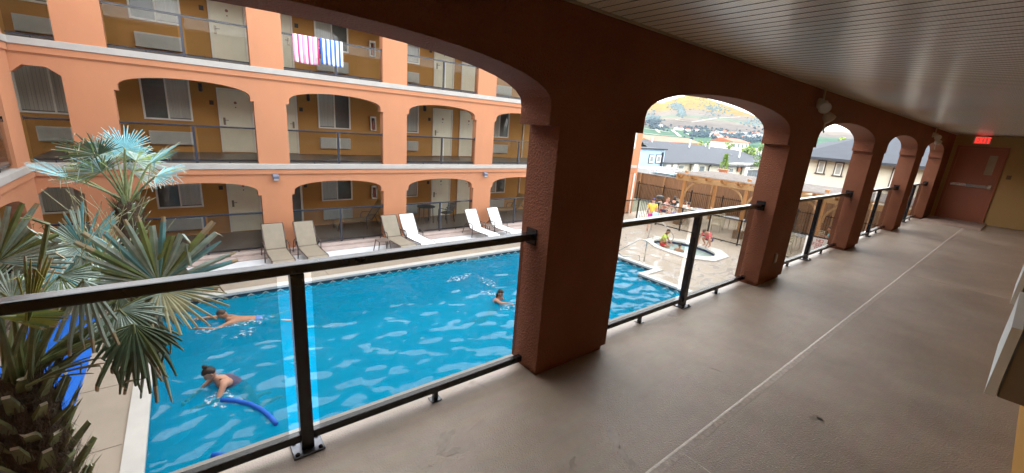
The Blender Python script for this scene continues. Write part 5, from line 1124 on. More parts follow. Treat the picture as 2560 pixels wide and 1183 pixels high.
for hub, tip, N, spread, mats, kw in [
    ((-8,655,-2.95), (60,500,-3.0), (1,.25,.35), 190, G1, dict(nseg=25, droop=.05, split=.64, broken=.35)),
    ((206,616,-3.2), (92,640,-3.05), (1,.1,.3), 175, G1, dict(nseg=25, droop=.15, split=.7, broken=.3)),
    ((208,618,-3.22), (228,500,-3.3), (.7,.7,.1), 90, G4, dict(nseg=18, droop=.1, split=.8, fold=.1, cup=.3)),
    ((398,712,-3.2), (408,520,-3.25), (1,.15,.25), 205, G1, dict(nseg=27, droop=.04, split=.62, broken=.3)),
    ((402,722,-3.1), (545,800,-2.9), (.55,.2,.8), 150, ('palm_straw','palm_grey','palm_dark'), dict(nseg=19, droop=.25, split=.45, broken=.1)),
    ((335,812,-2.85), (345,985,-2.65), (1,.2,.0), 150, G2, dict(nseg=14, droop=.9, split=.4, fold=.5, broken=.7)),
    ((300,775,-2.95), (385,860,-2.8), (.8,.2,.5), 190, ('palm_grey','palm_dark','palm_green'), dict(nseg=24, droop=.5, split=.55, broken=.5)),
    ((-5,792,-2.6), (168,795,-2.65), (.35,-.2,.9), 70, ('palm_yellow','palm_green','palm_dark'), dict(nseg=20, droop=.06, split=.85, fold=.6, broken=.1)),
    ((72,792,-2.6), (95,622,-2.62), (1,.5,.1), 34, G3, dict(nseg=10, droop=.0, split=.7, fold=.7, broken=.6)),
    ((120,560,-2.7), (40,535,-2.7), (.6,.2,.8), 28, ('palm_green','palm_grey','palm_green'), dict(nseg=6, droop=.1, split=.8, broken=.8)),
    ((195,725,-3.5), (330,672,-3.6), (.3,0,1), 140, G1, dict(nseg=26, droop=.2, split=.5)),
    ((60,705,-3.3), (165,690,-3.4), (.3,0,1), 160, G1, dict(nseg=24, droop=.2, split=.5)),
    ((175,640,-3.3), (160,745,-3.15), (1,.4,.2), 75, G4, dict(nseg=18, droop=.1, split=.85, fold=.2, broken=.1)),
    ((70,965,-2.75), (255,868,-2.72), (.5,.1,.9), 20, ('palm_green','palm_straw','palm_grey'), dict(nseg=6, droop=.7, split=.7, fold=.8, broken=.5)),
    ((300,742,-3.3), (260,800,-3.2), (.6,.2,.7), 160, ('palm_dark','palm_grey','palm_green'), dict(nseg=20, droop=.9, split=.4, broken=.4)),
    ((-40,730,-3.2), (-120,640,-3.2), (.8,.2,.6), 170, G2, dict(nseg=26, droop=.3)),
    ((352,830,-2.9), (335,1010,-2.8), (1,.2,.1), 50, ('palm_dark','palm_grey','palm_dark'), dict(nseg=5, droop=.25, split=.35, fold=.3, broken=.3)),
    ((372,800,-2.95), (385,1020,-2.85), (1,.3,.1), 44, ('palm_grey','palm_dark','palm_straw'), dict(nseg=5, droop=.25, split=.35, fold=.3, broken=.3)),
    ((210,700,-2.8), (235,900,-2.75), (1,.2,.2), 60, ('palm_grey','palm_dark','palm_green'), dict(nseg=7, droop=.4, split=.4, fold=.4, broken=.5)),
    ((345,800,-2.95), (375,940,-2.85), (1,.3,.1), 120, ('palm_dark','palm_grey','palm_green'), dict(nseg=14, droop=.6, split=.55, fold=.3, broken=.6)),
    ((355,770,-3.05), (330,880,-2.95), (1,.1,.2), 130, ('palm_grey','palm_dark','palm_blue'), dict(nseg=14, droop=.7, split=.7, fold=.3, broken=.5)),
    ((380,745,-3.1), (470,800,-3.0), (.8,.2,.5), 150, ('palm_grey','palm_straw','palm_dark'), dict(nseg=18, droop=.5, split=.5, broken=.4)),
    ((150,690,-3.1), (215,745,-3.0), (1,.2,.3), 190, G1, dict(nseg=22, droop=.2, split=.65, broken=.4)),
    ((120,640,-3.4), (165,560,-3.5), (1,.1,.2), 180, ('palm_green','palm_grey','palm_yellow'), dict(nseg=22, droop=.1, split=.6, broken=.5)),
    ((260,690,-3.3), (330,640,-3.4), (.6,.1,.8), 170, G1, dict(nseg=22, droop=.2, split=.55, broken=.4)),
    ((30,750,-2.9), (-60,690,-2.95), (1,.2,.3), 180, G1, dict(nseg=24, droop=.2, split=.6, broken=.4)),
    ((250,655,-3.75), (215,560,-3.9), (.8,.4,.4), 170, G2, dict(nseg=26, droop=.2)),
    ]:
    frond(fp, tp+Vector((rs.uniform(-.06,.06), rs.uniform(-.06,.06), rs.uniform(-.12,.05))), AX(*hub), AX(*tip), N, spread, rs, mats, **kw)
b = MB()                                                    # frayed leaf threads
for i in range(26):
    p_ = AX(rs.uniform(180,340), rs.uniform(560,700), rs.uniform(-3.4,-3.1)); q_ = p_+Vector((rs.uniform(-.05,.05), rs.uniform(-.15,.25), rs.uniform(.1,.4))); b.tube([p_, (p_+q_)/2+Vector((0,.02,.02)), q_], .0018, 4)
b.build('leaf_threads', 'palm_straw', fp)
bp_ = thing('palm_tree', 'farther fan palm with a full round crown standing behind the near palm', 'palm tree', (-12.3, -1.12, ZD)); trunk(bp_, -12.3, -1.12, ZD, -.50, .22, rs, 90, 1.7)
tp = Vector((-12.3, -1.12, -.55))
for hub, tip, N, spread, mats, kw in [
    ((246,388,-11.67), (152,332,-11.41), (.9,-.2,-.25), 200, G2, dict(nseg=38, droop=.08, split=.5, broken=.3)),
    ((312,374,-12.17), (285,312,-12.43), (1,.1,.35), 250, G4, dict(nseg=40, droop=.1, split=.45, broken=.35)),
    ((254,430,-11.41), (165,392,-11.03), (.85,-.1,-.35), 190, G5, dict(nseg=38, droop=.1, split=.55, broken=.3)),
    ((168,444,-11.92), (72,402,-12.17), (.15,.3,.95), 120, ('palm_blue','palm_dark','palm_grey'), dict(nseg=26, droop=.1, split=.35, broken=.2)),
    ((372,412,-12.43), (452,358,-12.68), (.1,-.4,.9), 110, ('palm_blue','palm_green','palm_dark'), dict(nseg=26, droop=.15, split=.35, broken=.5)),
    ((388,442,-11.92), (472,428,-11.67), (.4,-.1,.9), 160, G4, dict(nseg=32, droop=.35, split=.45, broken=.7)),
    ((340,402,-12.93), (392,372,-13.44), (.9,.1,.3), 200, G1, dict(nseg=30, droop=.2, split=.5, broken=.5)),
    ((292,392,-13.19), (250,330,-13.69), (.9,.2,.4), 220, G1, dict(nseg=32, droop=.1, split=.5, broken=.5)),
    ((330,430,-13.19), (395,440,-13.69), (.6,.1,.7), 180, G1, dict(nseg=28, droop=.3, broken=.5)),
    ((215,450,-12.43), (130,440,-12.68), (.2,.1,.95), 130, G2, dict(nseg=24, droop=.3, split=.4)),
    ((275,405,-13.44), (240,360,-14.20), (.5,0,.8), 200, G5, dict(nseg=28, droop=.2)),
    ]:
    frond(bp_, tp+Vector((rs.uniform(-.04,.04), rs.uniform(-.04,.04), rs.uniform(-.08,.04))), AX(*hub), AX(*tip), N, spread, rs, mats, pr=2.0, **kw)
# ------------------------------------------------------------------ people
def skin_mat(name, c): mat(name, (*c, 1), .5, .08, 6, .1, 80, spec=.4); P(name).inputs['Subsurface Weight'].default_value = 0
skin_mat('skin_fair', (.56, .31, .22)); skin_mat('skin_tan', (.46, .24, .15)); skin_mat('skin_brown', (.34, .17, .10)); skin_mat('skin_pink', (.60, .30, .24))
mat('hair_dark', (.025, .017, .013, 1), .45, .3, 25, .5, 60, stretch=(1, 1, .2)); mat('hair_brown', (.075, .045, .03, 1), .5, .3, 25, .5, 60); mat('hair_ginger', (.30, .14, .07, 1), .5, .3, 25, .5, 60); mat('eye_dark', (.02, .015, .01, 1), .2); mat('lip', (.42, .14, .12, 1), .5)
for nme, c in (('c_lime', (.55,.75,.12)), ('c_red', (.55,.02,.025)), ('c_coral', (.80,.13,.16)), ('c_yellow', (.80,.42,.06)), ('c_pink', (.62,.04,.30)), ('c_navy', (.03,.03,.10)), ('c_black', (.02,.02,.025)), ('c_lilac', (.22,.18,.34)), ('c_suit', (.10,.085,.15)), ('c_teal', (.14,.34,.38)), ('c_blue', (.12,.25,.60)), ('c_white', (.70,.70,.68)), ('c_lightblue', (.40,.66,.80))): mat(nme, (*c, 1), .75, .12, 9, .3, 150)
def skin_grow(nodes, edges, root, level=2):
    names = list(nodes); idx = {k: i for i, k in enumerate(names)}
    me = bpy.data.meshes.new('grow'); me.from_pydata([nodes[k][0] for k in names], [(idx[a], idx[b]) for a, b in edges], []); o = bpy.data.objects.new('grow', me); COL.objects.link(o)
    o.modifiers.new('s', 'SKIN'); o.modifiers.new('u', 'SUBSURF').levels = level
    for k in names: v = me.skin_vertices[0].data[idx[k]]; r_ = nodes[k][1]; v.radius = (r_, r_) if not isinstance(r_, tuple) else r_; v.use_root = (k == root)
    dg = bpy.context.evaluated_depsgraph_get(); ev = o.evaluated_get(dg).to_mesh(); vs = [v.co.copy() for v in ev.vertices]; fs = [tuple(p.vertices) for p in ev.polygons]
    o.evaluated_get(dg).to_mesh_clear(); bpy.data.objects.remove(o); bpy.data.meshes.remove(me); return vs, fs
def V3(*a): return Vector(a)
def person(label, loc, rot, J, skin, hair, clothes, scale=1.0, hairstyle='short', face=None, group=None, female=False):
    """J: joint positions in metres, figure facing +Y, built at full size; clothes: list of (name, material, kind)"""
    t = thing('person', label, 'person', (0, 0, 0), group); J = {k: Vector(v) for k, v in J.items()}
    hd, nk = J['head'], J['neck']; up = (hd-nk).normalized(); fw = Vector(face or (0,1,0)); fw = (fw-up*fw.dot(up)).normalized(); sd = fw.cross(up)
    N = {'pelvis': (J['pelvis'], .125), 'waist': ((J['pelvis']+J['chest'])/2, .115), 'chest': (J['chest'], .135), 'neckb': (nk-up*.03, .062), 'neckt': (nk+up*.05, .055)}
    E_ = [('pelvis','waist'),('waist','chest'),('chest','neckb'),('neckb','neckt')]
    for s in 'LR':
        sh, el, wr, hp, kn, an, toe = (J[k+s] for k in ('sh','el','wr','hip','kn','an','toe')); hdv = (wr-el).normalized()
        N['sh'+s] = (sh, .062); N['ua'+s] = (sh*.55+el*.45, .047); N['el'+s] = (el, .039); N['fa'+s] = (el*.6+wr*.4, .037); N['wr'+s] = (wr, .025); N['pa'+s] = (wr+hdv*.07, (.036, .018))
        E_ += [('chest','sh'+s),('sh'+s,'ua'+s),('ua'+s,'el'+s),('el'+s,'fa'+s),('fa'+s,'wr'+s),('wr'+s,'pa'+s)]
        N['hip'+s] = (hp, .090); N['th'+s] = (hp*.5+kn*.5, .073); N['kn'+s] = (kn, .053); N['ca'+s] = (kn*.65+an*.35, .052); N['an'+s] = (an, .034); N['he'+s] = (an*.75+toe*.25+Vector((0,0,-.015)), .036); N['toe'+s] = (toe, (.038, .02))
        E_ += [('pelvis','hip'+s),('hip'+s,'th'+s),('th'+s,'kn'+s),('kn'+s,'ca'+s),('ca'+s,'an'+s),('an'+s,'he'+s),('he'+s,'toe'+s)]
    vs, fs = skin_grow(N, E_, 'pelvis'); b = MB(); b.add(vs, fs, 0)
    # fingers: five unequal bent chains, thumb from the side of the palm
    for s in 'LR':
        el, wr = J['el'+s], J['wr'+s]; d = (wr-el).normalized(); pn = Vector(J.get('palm'+s, (0,0,-1))); pn = (pn-d*pn.dot(d)).normalized(); ac = d.cross(pn); sg = 1 if s == 'L' else -1
        for i, ln in enumerate((.068, .078, .073, .056)):
            p0 = wr+d*.075+ac*sg*(.026-.0175*i); c1 = (d*.95+pn*.25).normalized(); c2 = (d*.75+pn*.65).normalized(); c3 = (d*.5+pn*.85).normalized()
            b.tube([p0, p0+c1*ln*.45, p0+c1*ln*.45+c2*ln*.3, p0+c1*ln*.45+c2*ln*.3+c3*ln*.25], [.0095,.009,.0082,.006], 6)
        p0 = wr+d*.025+ac*sg*.022; c1 = (d*.6+ac*sg*.7+pn*.2).normalized(); b.tube([p0, p0+c1*.035, p0+c1*.035+(d+pn*.5).normalized()*.03], [.012,.0105,.007], 6)
    # head: deformed ball with jaw, nose, ears
    R3 = Matrix((sd, fw, up)).transposed(); hb = MB(); hb.ball((0,0,0), 1, n=18)
    hv = []
    for v in hb.v:
        x, y, z = v; w = 1 if z > 0 else 1-.32*(-z)**1.3; yy = y*(.098 if y < 0 else .092)*(1 if z > -.2 else 1+.05*z); jaw = (.018*(-z) if y > .2 and z < 0 else 0)
        dent = -.008*math.exp(-((z-.02)**2)/.02-((abs(x)-.36)**2)/.03) if y > .5 else 0
        hv.append(hd+R3@Vector((x*.076*w, (yy+jaw+dent)*(1 if z > -.85 else .9), z*.118)))
    b.add(hv, hb.f, 0)
    def loc3(x, y, z): return hd+R3@Vector((x, y, z))
    b.add([loc3(-.014,.088,-.035), loc3(.014,.088,-.035), loc3(0,.114,-.030), loc3(0,.094,.018), loc3(0,.09,-.045)], [(0,2,3),(1,3,2),(0,4,2),(4,1,2)], 0)
    for s in (-1, 1):
        e = MB(); e.ball((0,0,0), 1, n=8); b.add([loc3(s*.079+v[0]*.010, -.005+v[1]*.018, -.012+v[2]*.03) for v in e.v], e.f, 0)
        b.add([loc3(s*.030+v[0]*.012, .084+v[1]*.006, .004+v[2]*.007) for v in e.v], e.f, 1)
    e = MB(); e.ball((0,0,0), 1, n=8); b.add([loc3(v[0]*.022, .091+v[1]*.007, -.063+v[2]*.006) for v in e.v], e.f, 2)
    t_ = Matrix.Rotation(rot, 4, 'Z')
    b.build('body', [skin, 'eye_dark', 'lip'], t, smooth=True)
    # hair
    h = MB(); hb = MB(); hb.ball((0,0,0), 1, n=18); keep = []
    for v in hb.v:
        x, y, z = v; low = {'short': -.15, 'bald': .9, 'bun': -.35, 'long': -.75, 'bob': -.75}[hairstyle]
        front = .42 if hairstyle != 'bald' else .9
        lim = front if y > .25 else low+(front-low)*max(0, (y+.35)/.6)
        zz = max(z, lim) if y > -.35 or hairstyle in ('short', 'bald') else max(z, low)
        k = 1.0 if z >= lim else .86
        hv_ = Vector((x*.083*k, y*.104*k-.004, zz*.124+.004)); keep.append(loc3(*hv_))
    if hairstyle != 'none': h.add(keep, hb.f)
    if hairstyle == 'bun': e = MB(); e.ball((0,0,0), 1, n=10); h.add([loc3(v[0]*.042, -.03+v[1]*.04, .145+v[2]*.045) for v in e.v], e.f)
    if hairstyle in ('long', 'bob'):
        ln = .22 if hairstyle == 'long' else .13
        for i in range(26):
            a = math.pi*(.08+.84*i/25)+math.pi; x0, y0 = .082*math.cos(a), .095*math.sin(a); p0 = loc3(x0*.95, y0, .0); p1 = loc3(x0*1.05, y0*1.1, -.09); p2 = p1+Vector((0,0,-1))*ln*.6+R3@Vector((x0*.15, y0*.25, -.02)); h.tube([p0, p1, p2], [.016,.015,.004], 5)
    h.build('hair', hair, t, smooth=True)
    for nme, mt_, kind in clothes:
        c = MB()
        if kind in ('shirt', 'vest', 'swimsuit'):
            g = {'shirt': 1.14, 'vest': 1.13}.get(kind, 1.30); n_ = {'pelvis': (J['pelvis'] if kind == 'swimsuit' else J['pelvis']*.9+J['chest']*.1, .135*g), 'waist': N['waist'][0:1]+(.118*g,), 'chest': (J['chest'], .137*g), 'top': (J['chest']*.45+nk*.55, .085)}; e_ = [('pelvis','waist'),('waist','chest'),('chest','top')]
            if kind != 'swimsuit':
                for s in 'LR':
                    n_['sh'+s] = (J['sh'+s], .064*g); e_.append(('chest','sh'+s)); n_['sl'+s] = (J['sh'+s]*.42+J['el'+s]*.58, .056*g); e_.append(('sh'+s,'sl'+s))
            else:
                for s in 'LR': n_['hp'+s] = (J['hip'+s], .094); e_.append(('pelvis','hp'+s))
            v_, f_ = skin_grow(n_, e_, 'pelvis'); c.add(v_, f_)
        elif kind == 'shorts':
            n_ = {'waist': (J['pelvis']*.75+J['chest']*.25, .124), 'pelvis': (J['pelvis'], .137)}; e_ = [('waist','pelvis')]
            for s in 'LR': n_['hp'+s] = (J['hip'+s], .102); n_['th'+s] = (J['hip'+s]*.38+J['kn'+s]*.62, .089); e_ += [('pelvis','hp'+s),('hp'+s,'th'+s)]
            v_, f_ = skin_grow(n_, e_, 'pelvis'); c.add(v_, f_)
        elif kind == 'cap':
            e = MB(); e.ball((0,0,0), 1, n=16); c.add([loc3(v[0]*.09, v[1]*.108, .03+max(v[2],0)*.105) for v in e.v], e.f); c.add([loc3(-.06,.09,.035), loc3(.06,.09,.035), loc3(.045,.17,.02), loc3(-.045,.17,.02), loc3(-.06,.09,.028), loc3(.06,.09,.028), loc3(.045,.17,.013), loc3(-.045,.17,.013)], [(0,1,2,3),(7,6,5,4),(0,3,7,4),(1,5,6,2),(3,2,6,7)])
        elif kind == 'straps':
            for s in (-1, 1): q0 = J['chest']+sd*s*.05-fw*.0; c.tube([J['chest']+sd*s*.06-fw*.135, nk-up*.04+sd*s*.07-fw*.02, J['chest']+sd*s*.07+fw*.13], .010, 6)
        c.build(nme, mt_, t, smooth=True)
    t.location = loc; t.rotation_euler.z = rot; t.scale = (scale,)*3
    return t
def pose(**k):                          # standing figure 1.72 m, overridden joint by joint
    J = dict(pelvis=(0,0,.95), chest=(0,.0,1.30), neck=(0,0,1.47), head=(0,.015,1.61), shL=(.18,0,1.40), shR=(-.18,0,1.40), elL=(.23,-.02,1.12), elR=(-.23,-.02,1.12), wrL=(.24,.05,.87), wrR=(-.24,.05,.87),
             hipL=(.09,0,.90), hipR=(-.09,0,.90), knL=(.10,.02,.50), knR=(-.10,.02,.50), anL=(.10,-.02,.09), anR=(-.10,-.02,.09), toeL=(.11,.15,.03), toeR=(-.11,.15,.03)); J.update(k); return J
# man swimming breaststroke (towards -Y), body just under the surface
p_ = at_z(548, 806, ZW)
person('man swimming breaststroke with short brown hair and arms stretched forward', (p_.x-.02, p_.y-.02, ZW+.07), R(168), pose(pelvis=(0,-.78,-.12), chest=(0,-.38,-.10), neck=(0,-.19,-.02), head=(0,-.09,.11), shL=(.18,-.24,-.05), shR=(-.18,-.24,-.05), elL=(.22,.08,-.03), elR=(-.30,.0,-.10), wrL=(.16,.36,.0), wrR=(-.22,.30,-.06), hipL=(.09,-.84,-.18), hipR=(-.09,-.84,-.18), knL=(.18,-1.18,-.15), knR=(-.20,-1.18,-.13), anL=(.32,-1.52,-.10), anR=(-.38,-1.50,-.08), toeL=(.42,-1.64,-.07), toeR=(-.50,-1.60,-.05), palmL=(0,0,-1), palmR=(0,0,-1)), 'skin_tan', 'hair_brown', [('swim_shorts', 'c_blue', 'shorts')], 1.0, 'short')
p_ = at_z(540, 972, ZW)
person('woman swimming in the pool with a dark top knot and black strapped swimsuit', (p_.x, p_.y, ZW+.09), R(200), pose(pelvis=(0,-.40,-.30), chest=(0,-.15,-.03), neck=(0,-.01,.12), head=(0,.07,.25), shL=(.17,-.06,.04), shR=(-.17,-.06,.04), elL=(.26,.12,-.14), elR=(-.28,.10,-.14), wrL=(.16,.34,-.16), wrR=(-.18,.32,-.16), hipL=(.10,-.44,-.35), hipR=(-.10,-.44,-.35), knL=(.18,-.52,-.72), knR=(-.16,-.56,-.7), anL=(.20,-.88,-.75), anR=(-.18,-.92,-.7), toeL=(.22,-1.0,-.82), toeR=(-.2,-1.04,-.76)), 'skin_fair', 'hair_dark', [('swimsuit', 'c_suit', 'swimsuit'), ('straps', 'c_black', 'straps')], 1.02, 'bun')
p_ = at_z(1247, 752, ZW)
person('girl in the pool by the pillar with wet dark hair and one arm stretched out', (p_.x, p_.y, ZW+.06), R(-70), pose(pelvis=(0,-.18,-.42), chest=(0,-.06,-.10), neck=(0,.0,.06), head=(0,.04,.19), shL=(.15,-.02,-.0), shR=(-.15,-.02,-.0), elL=(.22,.24,.0), elR=(-.26,.06,-.18), wrL=(.18,.48,.05), wrR=(-.2,.26,-.20), hipL=(.09,-.22,-.46), hipR=(-.09,-.22,-.46), knL=(.14,-.4,-.8), knR=(-.12,-.42,-.8), anL=(.16,-.75,-.9), anR=(-.14,-.75,-.95), toeL=(.18,-.88,-.98), toeR=(-.16,-.88,-1.02)), 'skin_fair', 'hair_dark', [('swimsuit', 'c_lilac', 'swimsuit')], .95, 'long')
# hot tub
p_ = at_z(1655, 612, ZD); sc_ = .82
person('boy in a lime shirt and red shorts sitting in the hot tub under its handrail', (-9.92, 16.72, -3.40), R(-75), pose(pelvis=(0,0,.55), chest=(0,.10,.88), neck=(0,.16,1.05), head=(0,.22,1.18), shL=(.16,.12,.98), shR=(-.16,.12,.98), elL=(.26,.24,.74), elR=(-.24,.22,.74), wrL=(.2,.42,.60), wrR=(-.18,.42,.60), hipL=(.09,.02,.5), hipR=(-.09,.02,.5), knL=(.12,.34,.42), knR=(-.12,.34,.42), anL=(.12,.38,.05), anR=(-.12,.38,.05), toeL=(.12,.5,.02), toeR=(-.12,.5,.02)), 'skin_tan', 'hair_dark', [('shirt', 'c_lime', 'vest'), ('shorts', 'c_red', 'shorts')], .92)
p_ = at_z(1697, 628, -3.05)
person('child up to the shoulders in the hot tub, dark wet hair seen from behind', (p_.x, p_.y, -3.05-1.30*.8), R(20), pose(wrL=(.36,.2,1.22), wrR=(-.36,.2,1.22), elL=(.3,.05,1.24), elR=(-.3,.05,1.24), knL=(.1,.3,.75), knR=(-.1,.3,.75), anL=(.1,.28,.36), anR=(-.1,.28,.36), toeL=(.1,.4,.33), toeR=(-.1,.4,.33)), 'skin_tan', 'hair_dark', [('shorts', 'c_navy', 'shorts')], .8)
p_ = at_z(1771, 621, ZD)
person('child in a coral shirt crouching on the rim and leaning over the hot tub', (-8.55, 18.18, ZD+.05), R(168), pose(pelvis=(0,-.12,.36), chest=(0,.12,.62), neck=(0,.26,.72), head=(0,.36,.76), shL=(.16,.18,.68), shR=(-.16,.18,.68), elL=(.28,.28,.42), elR=(-.28,.28,.42), wrL=(.24,.36,.16), wrR=(-.24,.36,.16), hipL=(.10,-.12,.34), hipR=(-.10,-.12,.34), knL=(.20,.18,.40), knR=(-.20,.18,.40), anL=(.14,-.02,.09), anR=(-.14,-.02,.09), toeL=(.16,.14,.03), toeR=(-.16,.14,.03)), 'skin_fair', 'hair_brown', [('shirt', 'c_coral', 'shirt'), ('shorts', 'c_navy', 'shorts')], .95, face=(0,.75,-.65))
# patio
p_ = at_z(1622, 578, ZD)
pw = person('person in a yellow shirt, pink shorts and dark cap walking to the gate', (p_.x, p_.y, ZD), R(35), pose(knL=(.10,.16,.50), anL=(.10,.06,.12), toeL=(.11,.2,.04), knR=(-.10,-.02,.48), anR=(-.10,-.28,.12), toeR=(-.11,-.14,.03), wrR=(-.2,.18,.95), elR=(-.24,-.05,1.12)), 'skin_fair', 'hair_brown', [('shirt', 'c_yellow', 'shirt'), ('shorts', 'c_pink', 'shorts'), ('cap', 'c_navy', 'cap')], .98)
drape('towel', 'pale blue towel carried at the hip of the person in yellow', 'towel', (p_.x+.26, p_.y-.06, ZD+1.02), .30, .05, .46, 'c_lightblue', 2)
SIT = dict(pelvis=(0,-.12,.50), chest=(0,.0,.82), neck=(0,.06,.99), head=(0,.10,1.13), shL=(.19,.02,.92), shR=(-.19,.02,.92), elL=(.27,.18,.72), elR=(-.27,.18,.72), wrL=(.16,.42,.76), wrR=(-.16,.42,.76), hipL=(.10,-.08,.48), hipR=(-.10,-.08,.48), knL=(.14,.36,.46), knR=(-.14,.36,.46), anL=(.14,.34,.09), anR=(-.14,.34,.09), toeL=(.15,.5,.03), toeR=(-.15,.5,.03))
def chair_for(label, x, y, a, g='beige patio chairs'):
    o = copy_tree(ch); o.location = (x, y, ZD); o.rotation_euler.z = a; o['label'] = label; o['group'] = g
def seat_at(px, py, dist):
    v = far(px, py, dist); return v.x, v.y
x, y = seat_at(1664, 510, 25.6); chair_for('beige patio chair under the shirtless man, red cloth on its seat', x, y, R(-80))
person('shirtless man with short ginger hair sitting and leaning on the patio table', (x, y, ZD), R(-80), pose(**SIT), 'skin_pink', 'hair_ginger', [('shorts', 'c_navy', 'shorts')], 1.04)
drape('towel', 'red cloth hanging from the chair of the shirtless man', 'towel', (x-.3, y-.02, ZD+.62), .42, .07, .3, 'cloth_red', 3)
x, y = seat_at(1723, 520, 25.2); chair_for('beige patio chair under the woman with the black bun', x, y, R(70))
person('woman with a black bun and white top sitting at the patio table', (x, y, ZD), R(70), pose(**SIT), 'skin_fair', 'hair_dark', [('top', 'c_white', 'vest'), ('shorts', 'c_white', 'shorts')], .98, 'bun')
x, y = seat_at(1711, 512, 26.6); chair_for('beige patio chair under the dark haired person half hidden by the woman', x, y, R(200))
person('dark haired person half hidden behind the woman with the bun', (x, y, ZD), R(200), pose(**SIT), 'skin_brown', 'hair_dark', [('top', 'c_white', 'vest'), ('shorts', 'c_navy', 'shorts')], .9, 'bob')
x, y = seat_at(1685, 508, 27.6); chair_for('beige patio chair behind the shirtless man, white towel over its back', x, y, R(180))
person('person with long black hair seated between the man and the cedar post', (x, y, ZD), R(20), pose(**SIT), 'skin_tan', 'hair_dark', [('top', 'c_black', 'vest'), ('shorts', 'c_black', 'shorts')], .95, 'bob')
x2, y2 = seat_at(1694, 513, 25.0); chair_for('beige patio chair hung with a white towel beside the cedar post', x2, y2, R(160))
drape('towel', 'large white towel hung over a chair back beside the cedar post', 'towel', (x2+.1, y2+.33, ZD+1.03), .6, .06, .5, 'cloth_white', 7)
bag = at_z(1690, 540, ZD); t = thing('beach_bag', 'blue bag standing under the table by the cedar post', 'bag', (bag.x, 22.6, ZD)); bx_ = at_y(1690, 528, 22.6).x; b = MB(); b.lathe((bx_, 22.6, ZD+.001), [(.2,0),(.24,.1),(.22,.38),(.2,.4)], 12); b.build('bag_body', 'cloth_blue', t, smooth=True)
b = MB(); b.tube(curve([(bx_-.15,22.6,ZD+.39),(bx_-.1,22.6,ZD+.6),(bx_+.1,22.6,ZD+.6),(bx_+.15,22.6,ZD+.39)]), .012, 6); b.build('handle', 'cloth_blue', t)
x, y = at_y(2078, 590, 23.0).x, 23.0; chair_for('beige patio chair under the person in the teal shirt', x, y, R(100))
person('person in a teal shirt sitting at a table behind the pool sign', (x, y, ZD), R(100), pose(**SIT), 'skin_tan', 'hair_brown', [('shirt', 'c_teal', 'shirt'), ('shorts', 'c_navy', 'shorts')], 1.02)
q_ = at_y(2048, 592, 20.35); chair_for('beige patio chair beside the pool sign with a periwinkle towel over its back', q_.x, 20.9, R(185))
drape('towel', 'periwinkle towel hanging on a chair just left of the pool sign', 'towel', (q_.x, 20.55, ZD+1.03), .40, .06, .55, 'cloth_periwinkle', 5)
# foam kicked up by the swimmers
mt, nt = newmat('foam'); L = nt.links
out = nd(nt, 'ShaderNodeOutputMaterial'); p = nd(nt, 'ShaderNodeBsdfPrincipled'); p.inputs['Base Color'].default_value = (.75,.82,.86,1); p.inputs['Roughness'].default_value = .4; tr = nd(nt, 'ShaderNodeBsdfTransparent'); mx = nd(nt, 'ShaderNodeMixShader'); tc = nd(nt, 'ShaderNodeTexCoord'); n1 = nd(nt, 'ShaderNodeTexNoise'); n1.inputs['Scale'].default_value = 11; n1.inputs['Detail'].default_value = 7; n1.inputs['Roughness'].default_value = .7; L.new(tc.outputs['Object'], n1.inputs['Vector'])
rp = nd(nt, 'ShaderNodeValToRGB'); e = rp.color_ramp.elements; e[0].position = .50; e[1].position = .68; e[0].color = (0,0,0,1); e[1].color = (.8,.8,.8,1); L.new(n1.outputs[0], rp.inputs[0]); L.new(rp.outputs[0], mx.inputs[0]); L.new(tr.outputs[0], mx.inputs[1]); L.new(p.outputs[0], mx.inputs[2]); L.new(mx.outputs[0], out.inputs[0])
rs = random.Random(5); b = MB()
for px0, py0, px1, py1, w_ in ((1118,705,1178,684,.22),(1195,690,1245,722,.2),(1200,728,1240,735,.22),(480,835,560,815,.16),(560,815,690,790,.25),(585,845,640,820,.2),(505,805,535,790,.14),(520,985,600,1010,.22),(1250,775,1290,760,.15)):
    p0, p1 = at_z(px0,py0,ZW), at_z(px1,py1,ZW); d = (p1-p0); n_ = Vector((-d.y,d.x,0)).normalized(); m_ = 14; vs = []
    for i in range(m_+1):
        t = i/m_; q_ = p0+d*t; ww = w_*math.sin(math.pi*(.06+.88*t))*rs.uniform(.7,1.2)
        for k in (-1,-.5,0,.5,1): vs.append(q_+n_*ww*k+Vector((0,0,.006+.03*(1-k*k)*math.sin(math.pi*t)*rs.uniform(.4,1))))
    b.add(vs, [(i*5+k, i*5+k+1, i*5+k+6, i*5+k+5) for i in range(m_) for k in range(4)])
o = b.build('water_splash', 'foam', smooth=True); tag(o, 'white foam and splashes on the pool water around the swimmers', 'splash', kind='stuff')
EXPOSURE = 3.4; SKY_STR = .1; CLOUD = (5.5, 5.6, 5.7)
HAZE = 0.00002
# ------------------------------------------------------------------ daylight
SUN_EL, SUN_AZ = R(7.5), Vector((.25, -.97)).normalized()
w = bpy.data.worlds.new('World'); S.world = w; w.use_nodes = True; nt = w.node_tree; nt.nodes.clear(); L = nt.links
out = nd(nt, 'ShaderNodeOutputWorld'); bg = nd(nt, 'ShaderNodeBackground'); L.new(bg.outputs[0], out.inputs[0])
sky = nd(nt, 'ShaderNodeTexSky', sky_type='NISHITA', sun_disc=False); sky.sun_elevation = SUN_EL; sky.sun_rotation = math.atan2(SUN_AZ.x, SUN_AZ.y); sky.air_density = 1.0; sky.dust_density = 2.0; sky.ozone_density = 1.0; sky.altitude = 300
tc = nd(nt, 'ShaderNodeTexCoord'); mp_ = nd(nt, 'ShaderNodeMapping'); mp_.inputs['Scale'].default_value = (1, 1, 2.4); L.new(tc.outputs['Generated'], mp_.inputs['Vector'])
